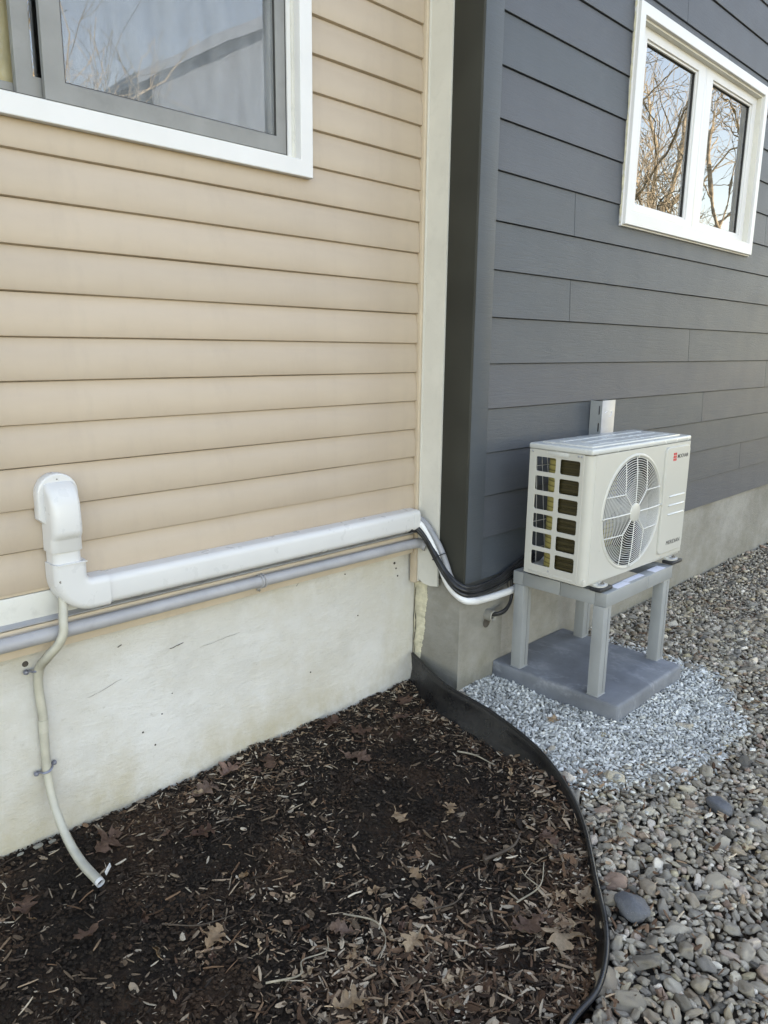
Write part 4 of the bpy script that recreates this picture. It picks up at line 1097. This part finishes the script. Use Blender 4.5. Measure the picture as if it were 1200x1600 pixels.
# crushed white gravel
H2 = Hash(.02); cr = []
def add_crushed(n, r0, r1, k, zf):
    for _ in range(n):
        x = 2.02 + 1.34 * rnd.random(); y = -1.26 + 1.08 * rnd.random()
        if not white_zone(x, y) or (x < 2.7 and gravel_side(x, y) < .010) or y > GY + .02: continue
        if SL[0] + .01 < x < SL[1] - .01 and y > SL[2] + .01: continue
        r = r0 + (r1 - r0) * rnd.random()
        if not H2.ok(x, y, r, k): continue
        H2.add(x, y, r)
        cr.append((x, y, hg(x, y) + .006 + zf * r, r * rnd.uniform(1, 1.5), r * rnd.uniform(.7, 1.1), r * rnd.uniform(.6, 1.0), rnd.uniform(0, 6.28), rnd.gauss(0, .5), rnd.gauss(0, .5), rnd.random()))
add_crushed(30000, .0065, .0095, .74, .6)
add_crushed(40000, .0045, .007, .72, .6)
H2 = Hash(.02); add_crushed(26000, .006, .009, .72, -.9)
# a few strays beyond the edge
for _ in range(160):
    a = rnd.random() * 6.28; x = 2.65 + rnd.gauss(0, .35); y = -1.0 + rnd.gauss(0, .15)
    if not pebble_ok(x, y) or white_zone(x, y): continue
    r = rnd.uniform(.006, .010); cr.append((x, y, hg(x, y) + .022 + rnd.random() * .01, r * 1.3, r, r * .8, rnd.uniform(0, 6.28), rnd.gauss(0, .4), rnd.gauss(0, .4), rnd.random()))
VC = [ico(1, 60 + i, (1.15, .85, .7), .5, True) for i in range(12)]
print('crushed', len(cr))
mass('crushed_stone', VC, cr, 'crushed', False, kind='stuff', label='pale crushed limestone spread round the charcoal slab')

# bark chips: slivers with tapered ends
def sliver(seed):
    r = random.Random(seed); L = 1; w = r.uniform(.16, .34); h = r.uniform(.05, .10); bend_ = r.uniform(-.12, .16)
    V = []
    for t, ww in ((-1, r.uniform(.25, .8)), (0, 1), (1, r.uniform(.2, .7))):
        z = bend_ * (1 - t * t); sk = r.uniform(-.08, .08)
        V += [(t * L, -w * ww + sk, z - h), (t * L, w * ww + sk, z - h), (t * L + r.uniform(-.1, .1), w * ww * .9 + sk, z + h), (t * L + r.uniform(-.1, .1), -w * ww * .9 + sk, z + h)]
    F = []
    for a in (0, 4):
        for k in range(4): F.append((a + k, a + (k + 1) % 4, a + 4 + (k + 1) % 4, a + 4 + k))
    F += [(3, 2, 1, 0), (8, 9, 10, 11)]
    return np.array(V, np.float32), np.array(F, np.int32)
VS = [sliver(i) for i in range(16)]
def flake(seed):
    r = random.Random(seed); n = 8; V = []; 
    for h in (-.05, .05):
        for k in range(n):
            a = 2 * math.pi * k / n; rr = r.uniform(.7, 1.05); V.append((rr * math.cos(a), rr * .55 * math.sin(a), h + .16 * math.cos(a) ** 2 + r.uniform(-.03, .03)))
    F = [(k, (k + 1) % n, n + (k + 1) % n, n + k) for k in range(n)] + [(0, 1, 2, 3), (0, 3, 4, 7), (4, 5, 6, 7), (11, 10, 9, 8), (15, 12, 11, 8), (15, 14, 13, 12)]
    return np.array(V, np.float32), np.array(F, np.int32)
VS += [flake(i) for i in range(8)]
def chip_density(x, y):
    # dense pale litter near the front and along the edging, sparse on the bare dark soil
    n1 = noise.noise(Vector((x * 2.6, y * 2.6, 8))); n2 = noise.noise(Vector((x * 7, y * 7, 3)))
    d = .16 + .42 * smoothstep(-.70, -1.15, y + .30 * n1) + .55 * smoothstep(.0, .45, n1 + .45 * n2)
    d = max(d, .60 * smoothstep(-.40, -.08, y + .1 * n2) * smoothstep(.7, 1.1, x))
    for px, py, pr, pa in ((1.55, -.62, .34, .8), (.62, -.42, .26, .7), (1.0, -.50, .25, .6), (1.85, -.50, .22, .6), (1.36, -1.20, .10, .9), (.80, -.95, .16, .6), (1.62, -1.0, .10, .7)):
        d *= 1 - pa * math.exp(-((x - px) ** 2 + (y - py) ** 2) / pr ** 2 * (1 + .8 * n2))
    d += .35 * math.exp(-((x - 1.12) ** 2 + (y + .98) ** 2) / .05) + .25 * math.exp(-((x - 1.35) ** 2 + (y + .25) ** 2) / .05)
    g = -gravel_side(x, y); d = max(d, .70 * smoothstep(.34, .05, g + .08 * n2))
    return min(1, d)
chips = []; dark = []
def hmz(x, y): return hm(x, y) + .006
for _ in range(105000):
    x = -.3 + 2.62 * rnd.random(); y = -2.0 + 2.02 * rnd.random()
    if gravel_side(x, y) > -.012 or not in_view(x, y, .02, .16)[0]: continue
    d = chip_density(x, y)
    if rnd.random() > d * .92 + .03: continue
    big_ = rnd.random() ** 4 * 1.25
    L = (.0042 + .013 * big_) * (.85 + .45 * smoothstep(-.6, -1.1, y))
    it = (x, y, hmz(x, y) + rnd.uniform(0, .010) * d, L, L * rnd.uniform(.4, 1.15), L * rnd.uniform(.4, 1.0), rnd.uniform(0, 6.28), rnd.gauss(0, .32), rnd.gauss(0, .22), rnd.random())
    (chips if rnd.random() < d * .62 else dark).append(it)
# brown debris among the pebbles by the edging
for _ in range(9000):
    x = 1.2 + 3.2 * rnd.random(); y = -1.9 + 1.5 * rnd.random(); g = gravel_side(x, y)
    if g < .02 or white_zone(x, y) or not pebble_ok(x, y): continue
    if rnd.random() > math.exp(-g / .13) * .7 + .06 + .35 * max(0, noise.noise(Vector((x * 3, y * 3, 3)))) : continue
    L = rnd.uniform(.006, .019)
    chips.append((x, y, hg(x, y) + rnd.uniform(.006, .018), L, L * .7, L * .8, rnd.uniform(0, 6.28), rnd.gauss(0, .4), rnd.gauss(0, .3), rnd.random()))
# fine crumb that breaks up the soil surface
crumb = []
for _ in range(60000):
    x = -.2 + 2.52 * rnd.random(); y = -1.9 + 1.92 * rnd.random()
    if gravel_side(x, y) > -.01 or not in_view(x, y, .02, .08)[0]: continue
    r = .0018 + .005 * rnd.random() ** 3
    crumb.append((x, y, hmz(x, y) - .003 + rnd.random() * .003, r * 1.3, r, r, rnd.uniform(0, 6.28), 0, 0, rnd.random() * .5))
for _ in range(2600):
    x = .2 + 2.1 * rnd.random(); y = -1.6 + 1.6 * rnd.random()
    if gravel_side(x, y) > -.012 or not in_view(x, y, .02, .05)[0] or rnd.random() > chip_density(x, y) + .10: continue
    L = rnd.uniform(.010, .026)
    (chips if rnd.random() < .15 else dark).append((x, y, hmz(x, y) + rnd.uniform(.001, .007), L, L * .30, L * .9, rnd.uniform(0, 6.28), rnd.gauss(0, .3), rnd.gauss(0, .12), rnd.random()))
allc = [(p[3] / max(.3, in_view(p[0], p[1])[1]) if in_view(p[0], p[1], 0, 0)[0] else 0, k, p) for k, L_ in enumerate((chips, dark)) for p in L_ if gravel_side(p[0], p[1]) < 0]
allc.sort(key=lambda t: -t[0]); pick = allc[:298]; ids = set(id(t[2]) for t in pick)
msl = single_meshes(VS[:16], 'bark_chip', 'chip', False)
for s, k, p in pick: place_single('bark_chip', msl, p, mulch)
chips = [p for p in chips if id(p) not in ids]; dark = [p for p in dark if id(p) not in ids]
print('chips', len(chips), len(dark), len(crumb))
def qmass(name, its, mat, **kw):
    a = [p for i, p in enumerate(its)]
    return mass(name, VS, a, mat, False, **kw)
qmass('bark_litter', chips, 'chip', parent=mulch, kind='stuff')
qmass('dark_bark_litter', dark, 'chipd', parent=mulch, kind='stuff')
mass('soil_crumbs', [ico(1, 5, (1, 1, .8), .5)], crumb, 'soil', False, parent=mulch, kind='stuff')

# ------------------------------------------------------------------ leaves
def leaf_me(seed, size, curl=.25, lobes=4):
    r = random.Random(seed); out = []
    N = 44
    half = []
    for k in range(N + 1):
        t = k / N
        env = math.sin(math.pi * min(1, t * 1.02)) ** .75 * (.30 + .12 * math.sin(math.pi * (t - .1)))
        lob = .5 + .5 * math.cos(2 * math.pi * (t * lobes + .5 + .12 * math.sin(seed)))
        w = env * (.34 + .75 * lob ** .8) * (1 + .15 * r.uniform(-1, 1)) if 0 < k < N else .012
        half.append((t, max(.010, w)))
    b = bmesh.new(); L = []; C = []; Rr = []; ph = r.uniform(0, 6)
    def P(x, y):
        z = curl * (abs(y) * .8 + .5 * (x - .5) ** 2) + .05 * math.sin(x * 9 + ph) + .05 * math.sin(y * 14 + ph * 2)
        return Vector((x * size, y * size, z * size))
    for t, w in half:
        sh = .08 * math.sin(t * 3 + ph)
        pt = .06 * (w > .2)
        L.append(b.verts.new(P(t + pt, w + sh))); C.append((b.verts.new(P(t, w * .45 + sh)), b.verts.new(P(t, sh)), b.verts.new(P(t, -w * .45 + sh)))); Rr.append(b.verts.new(P(t + pt, -w * .93 + sh)))
    for i in range(N):
        row0 = [L[i], *C[i], Rr[i]]; row1 = [L[i + 1], *C[i + 1], Rr[i + 1]]
        for k in range(4): b.faces.new((row0[k], row0[k + 1], row1[k + 1], row1[k]))
    bmesh.ops.solidify(b, geom=b.faces[:], thickness=size * .006)
    tube_bm([P(0, 0), P(-.12, .01), P(-.22, .03)], size * .012, 5, b)
    me = bpy.data.meshes.new('oak_leaf'); b.to_mesh(me); b.free(); smooth(me, 60)
    at = me.attributes.new('rnd', 'FLOAT', 'POINT'); at.data.foreach_set('value', np.zeros(len(me.vertices), np.float32)); return me
LEAVES = [
 (1.500, -1.262, .100, 215, 'leaf', 'largest pale tan oak leaf, pointed lobes, lying inside the edging bend', .3),
 (1.452, -1.185, .085, 170, 'leafd', 'curled brown oak leaf just left of the largest tan leaf', .45),
 (1.622, -1.262, .080, 100, 'leaf', 'orange tan oak leaf leaning against the black edging', .5),
 (.849, -.660, .060, 20, 'leaf', 'flat grey tan leaf alone on dark soil, left of the pale litter', .15),
 (1.389, -.853, .040, 95, 'leaf', 'small pale tan leaf with pointed tips on bare dark soil', .2),
 (1.320, -.93, .045, 60, 'leaf', 'light brown lobed leaf in the middle of the chips', .3),
 (1.532, -.652, .050, 250, 'leaf', 'small tan leaf standing half upright on the dark soil', .4),
 (1.694, -.285, .085, 300, 'leafd', 'reddish brown oak leaf on open soil nearest the house corner', .2),
 (1.294, -.050, .075, 30, 'leafp', 'curled pinkish leaf against the foot of the cream foundation', .7),
 (1.180, -.080, .085, 10, 'leafd', 'flat brown oak leaf beside the pinkish one at the foundation', .15),
 (.823, -.115, .090, 20, 'leafd', 'reddish brown oak leaf near the end of the drain hose', .2),
 (1.063, -.267, .070, 345, 'leafd', 'grey brown oak leaf half buried in litter beyond the hose end', .2),
 (1.425, -.105, .075, 50, 'leafd', 'dark red brown leaf tucked by the foundation, middle of the wall', .25),
 (1.765, -.060, .085, 15, 'leafd', 'taupe oak leaf touching the foundation, farthest along the wall', .25),
 (1.83, -.155, .080, 140, 'leafd', 'taupe lobed leaf just in front of the farthest wall leaf', .25),
 (.960, -1.050, .070, 335, 'leaf', 'crumpled pale leaf at the bottom of the picture among chips', .6),
 (1.680, -.735, .050, 30, 'leaf', 'narrow pale leaf lying near the centre of the dark soil', .3),
 (2.020, -.925, .070, 110, 'leafd', 'brown oak leaf lying close under the edging at its bend', .3),
 (1.75, -1.06, .055, 60, 'leafd', 'curled brown leaf by the edging among reddish chips', .5),
 (1.10, -.86, .055, 130, 'leafd', 'brown lobed leaf lying on the left of the pale litter', .3),
 (1.20, -1.02, .060, 200, 'leaf', 'tan oak leaf fragment in the thick of the pale litter', .4),
 (.55, -.22, .060, 80, 'leafd', 'rust coloured leaf at the left edge of the bed', .3),
 (.62, -.43, .055, 190, 'leafd', 'small reddish leaf on the dark soil at lower left', .4),
 (2.13, -.10, .070, 250, 'leafd', 'dark maroon leaf in the corner beside the edging end', .3),
 (2.04, -.17, .060, 160, 'leafd', 'dull brown leaf a hand below the inside corner', .3),
 (2.383, -.660, .050, 200, 'leaf', 'single tan leaf on the white crushed stone by the slab', .3),
]
for i, (x, y, s, a, mt, lab, cu) in enumerate(LEAVES):
    s *= 1.25
    me = leaf_me(i * 7 + 3, s, cu, 3 + i % 2)
    z = (hg(x, y) + .022 if i == 25 else hmz(x, y) + .014)
    me.transform(Matrix.Translation((x, y, z)) @ Matrix.Rotation(R(a), 4, 'Z') @ Matrix.Rotation(rnd.gauss(0, .12), 4, 'X') @ Matrix.Translation((-s * .5, 0, 0)))
    o = obj('oak_leaf', me, mt); o.location.z += .0; setp(o, lab, 'leaf', 'fallen oak leaves')
V_leafbit = []
for i in range(6):
    me = leaf_me(100 + i, 1, .3, 2); V_leafbit.append(me)
# leaf fragments in the litter
bits = [ (x, y) for x, y in ((1.25, -.97), (1.34, -1.08), (1.05, -.93), (1.16, -1.10), (.98, -.90), (1.42, -1.04), (1.55, -1.08), (1.62, -.95), (1.8, -.78), (1.9, -.86), (1.28, -.82), (1.12, -.74), (.9, -.78), (1.50, -.88), (1.95, -.2), (2.1, -.3), (1.6, -.16), (1.48, -.2), (.93, -.2), (1.0, -.12), (.72, -.62), (.66, -.5), (1.37, -1.2), (1.22, -1.22))]
while len(bits) < 110:
    x = .5 + 1.8 * rnd.random(); y = -1.5 + 1.48 * rnd.random()
    if gravel_side(x, y) < -.03 and in_view(x, y, .02, 0)[0] and rnd.random() < chip_density(x, y) ** 1.5: bits.append((x, y))
for i, (x, y) in enumerate(bits):
    o = link('leaf_fragment', V_leafbit[i % 6]); 
    if not o.data.materials: o.data.materials.append(MT['leafd' if i % 2 else 'leaf'])
    s = rnd.uniform(.016, .044); o.scale = (s, s * .8, s); o.rotation_euler = (rnd.gauss(0, .4), rnd.gauss(0, .4), rnd.random() * 6.28)
    o.parent = mulch; o.location = Vector((x, y, hmz(x, y) + .008)) - OFF[mulch.name]
# twigs
TW = [([(2.00, -.50), (2.02, -.57), (2.018, -.656)], .0034, 'twig', 'pale bent twig on dark soil near the edging'),
      ([(.86, -.86), (.93, -.90), (.97, -.86), (1.03, -.88), (1.06, -.85)], .0024, 'twig', 'thin cream twig crossing the litter at the bottom'),
      ([(1.128, -1.174), (1.20, -1.20), (1.282, -1.196)], .0022, 'twigd', 'dark straight twig near the lower edging'),
      ([(1.14, -.82), (1.18, -.90), (1.16, -.96), (1.10, -.99)], .0022, 'twig', 'cream looped twig left of the small pale leaves'),
      ([(1.50, -1.12), (1.58, -1.14), (1.66, -1.10)], .0024, 'twig', 'forked cream twig above the largest tan leaf'),
      ([(1.58, -1.14), (1.585, -1.09), (1.61, -1.055)], .0018, 'twig', 'short upright cream twig joining the forked one'),
      ([(1.30, -.95), (1.38, -1.00), (1.45, -.99)], .0024, 'twigd', 'brown twig lying across the pale chips'),
      ([(.78, -.52), (.84, -.60), (.93, -.63)], .0020, 'twigd', 'thin dark twig beyond the flat grey tan leaf'),
      ([(1.58, -.95), (1.66, -.99), (1.73, -.97)], .0050, 'twigd', 'thick stubby dark twig in the litter near the edging')]
for pts, r, mt, lab in TW:
    P = catmull([(x, y, hmz(x, y) + .012 + .004 * math.sin(i * 2)) for i, (x, y) in enumerate(pts)], 6)
    setp(obj('twig', tube_bm(P, lambda t, i: r * (1.1 - .6 * t), 6), mt), lab, 'twig')
# rubble pieces where the hose meets the wall
for x, y, s in ((.66, -.012, .010), (.70, -.014, .008), (.61, -.010, .007)):
    V, F = ico(2, int(x * 100), (1.4, .7, .5), .4, True); me = bpy.data.meshes.new('rubble'); me.from_pydata(V.tolist(), [], F.tolist())
    me.transform(Matrix.Translation((x, y, hmz(x, y) + .006)) @ Matrix.Scale(s, 4)); o = obj('mortar_crumb', me, 'fnd2', mulch)

# ------------------------------------------------------------------ across the yard (seen only as reflections in the panes)
def tree(base, h, seed, label, spread=.55):
    r = random.Random(seed); tb_ = bmesh.new(); cb_ = bmesh.new()
    def grow(p, d, L, rad, lev):
        n = 4 if lev < 3 else 3; pts = [p]; q_ = p.copy(); dd = d.copy(); step = L / n
        for i in range(n):
            dd = (dd + Vector((r.gauss(0, .13), r.gauss(0, .13), r.gauss(.03, .10)))).normalized(); q_ = q_ + dd * step; pts.append(q_.copy())
        tube_bm(pts, lambda t, i: max(.005, rad * (1 - .45 * t)), 8 if lev == 0 else (5 if lev < 3 else 3), tb_ if lev < 1 else cb_, caps=False)
        if lev >= 5 or L < .22: return
        k = {0: 5, 1: 4, 2: 4, 3: 4, 4: 3}[lev]
        for i in range(k):
            t = 1 if i == 0 else r.uniform(.35, 1); idx = min(n, max(1, int(t * n)))
            a = r.uniform(0, 6.28); ax = dd.orthogonal().normalized(); ax.rotate(Matrix.Rotation(a, 3, dd))
            nd = (dd * (1 if i else 1.5) + ax * r.uniform(.5, 1.1) * (spread + .3)).normalized()
            grow(pts[idx], nd, L * r.uniform(.52, .74), rad * (.60 if i == 0 else .38), lev + 1)
    grow(Vector(base), Vector((0, 0, 1)), h * .36, h * .016, 0)
    t = thing('tree', base, label, 'tree', 'bare trees across the yard')
    obj('trunk', tb_, 'bark', t, ang=80); obj('branches', cb_, 'bark', t, ang=80)
tree((16.6, -5.1, -.07), 10.5, 4, 'bare tree with thick sunlit fork mirrored in the right casement pane')
tree((21, -9.5, -.07), 13, 9, 'bare tree mirrored behind the others in the casement window')
tree((12.5, -6.6, -.07), 8.5, 21, 'bare tree mirrored low in the left casement pane')
tree((7.0, -9.4, -.07), 11, 33, 'bare thin tree mirrored in the sliding window of the tan wall')
tree((4.4, -11, -.07), 10, 55, 'bare tree mirrored at the left of the sliding window')
nh = thing('neighbour_house', (15, -20, -.07), 'pale blue gabled house mirrored faintly in the sliding window', 'house')
obj('wall', prism_bm([(10.6, -.1), (10.6, 8.1), (15.2, 10.9), (19.8, 8.1), (19.8, -.1)], -26, -17, 'y'), 'nwall', nh)
obj('roof', prism_bm([(10.0, 7.75), (15.2, 10.92), (20.4, 7.75), (20.4, 8.0), (15.2, 11.25), (10.0, 8.0)], -26.4, -16.5, 'y'), 'nwall', nh)
for wx in (12.2, 14.4, 16.6):
    f = obj('window', box_bm(wx - .1, wx + 1.1, -16.99, -16.9, 5.0, 6.6), 'whitewin', nh)
    obj('pane', box_bm(wx, wx + 1.0, -16.895, -16.88, 5.1, 6.5), 'room', f)
print('objects', len(bpy.data.objects))
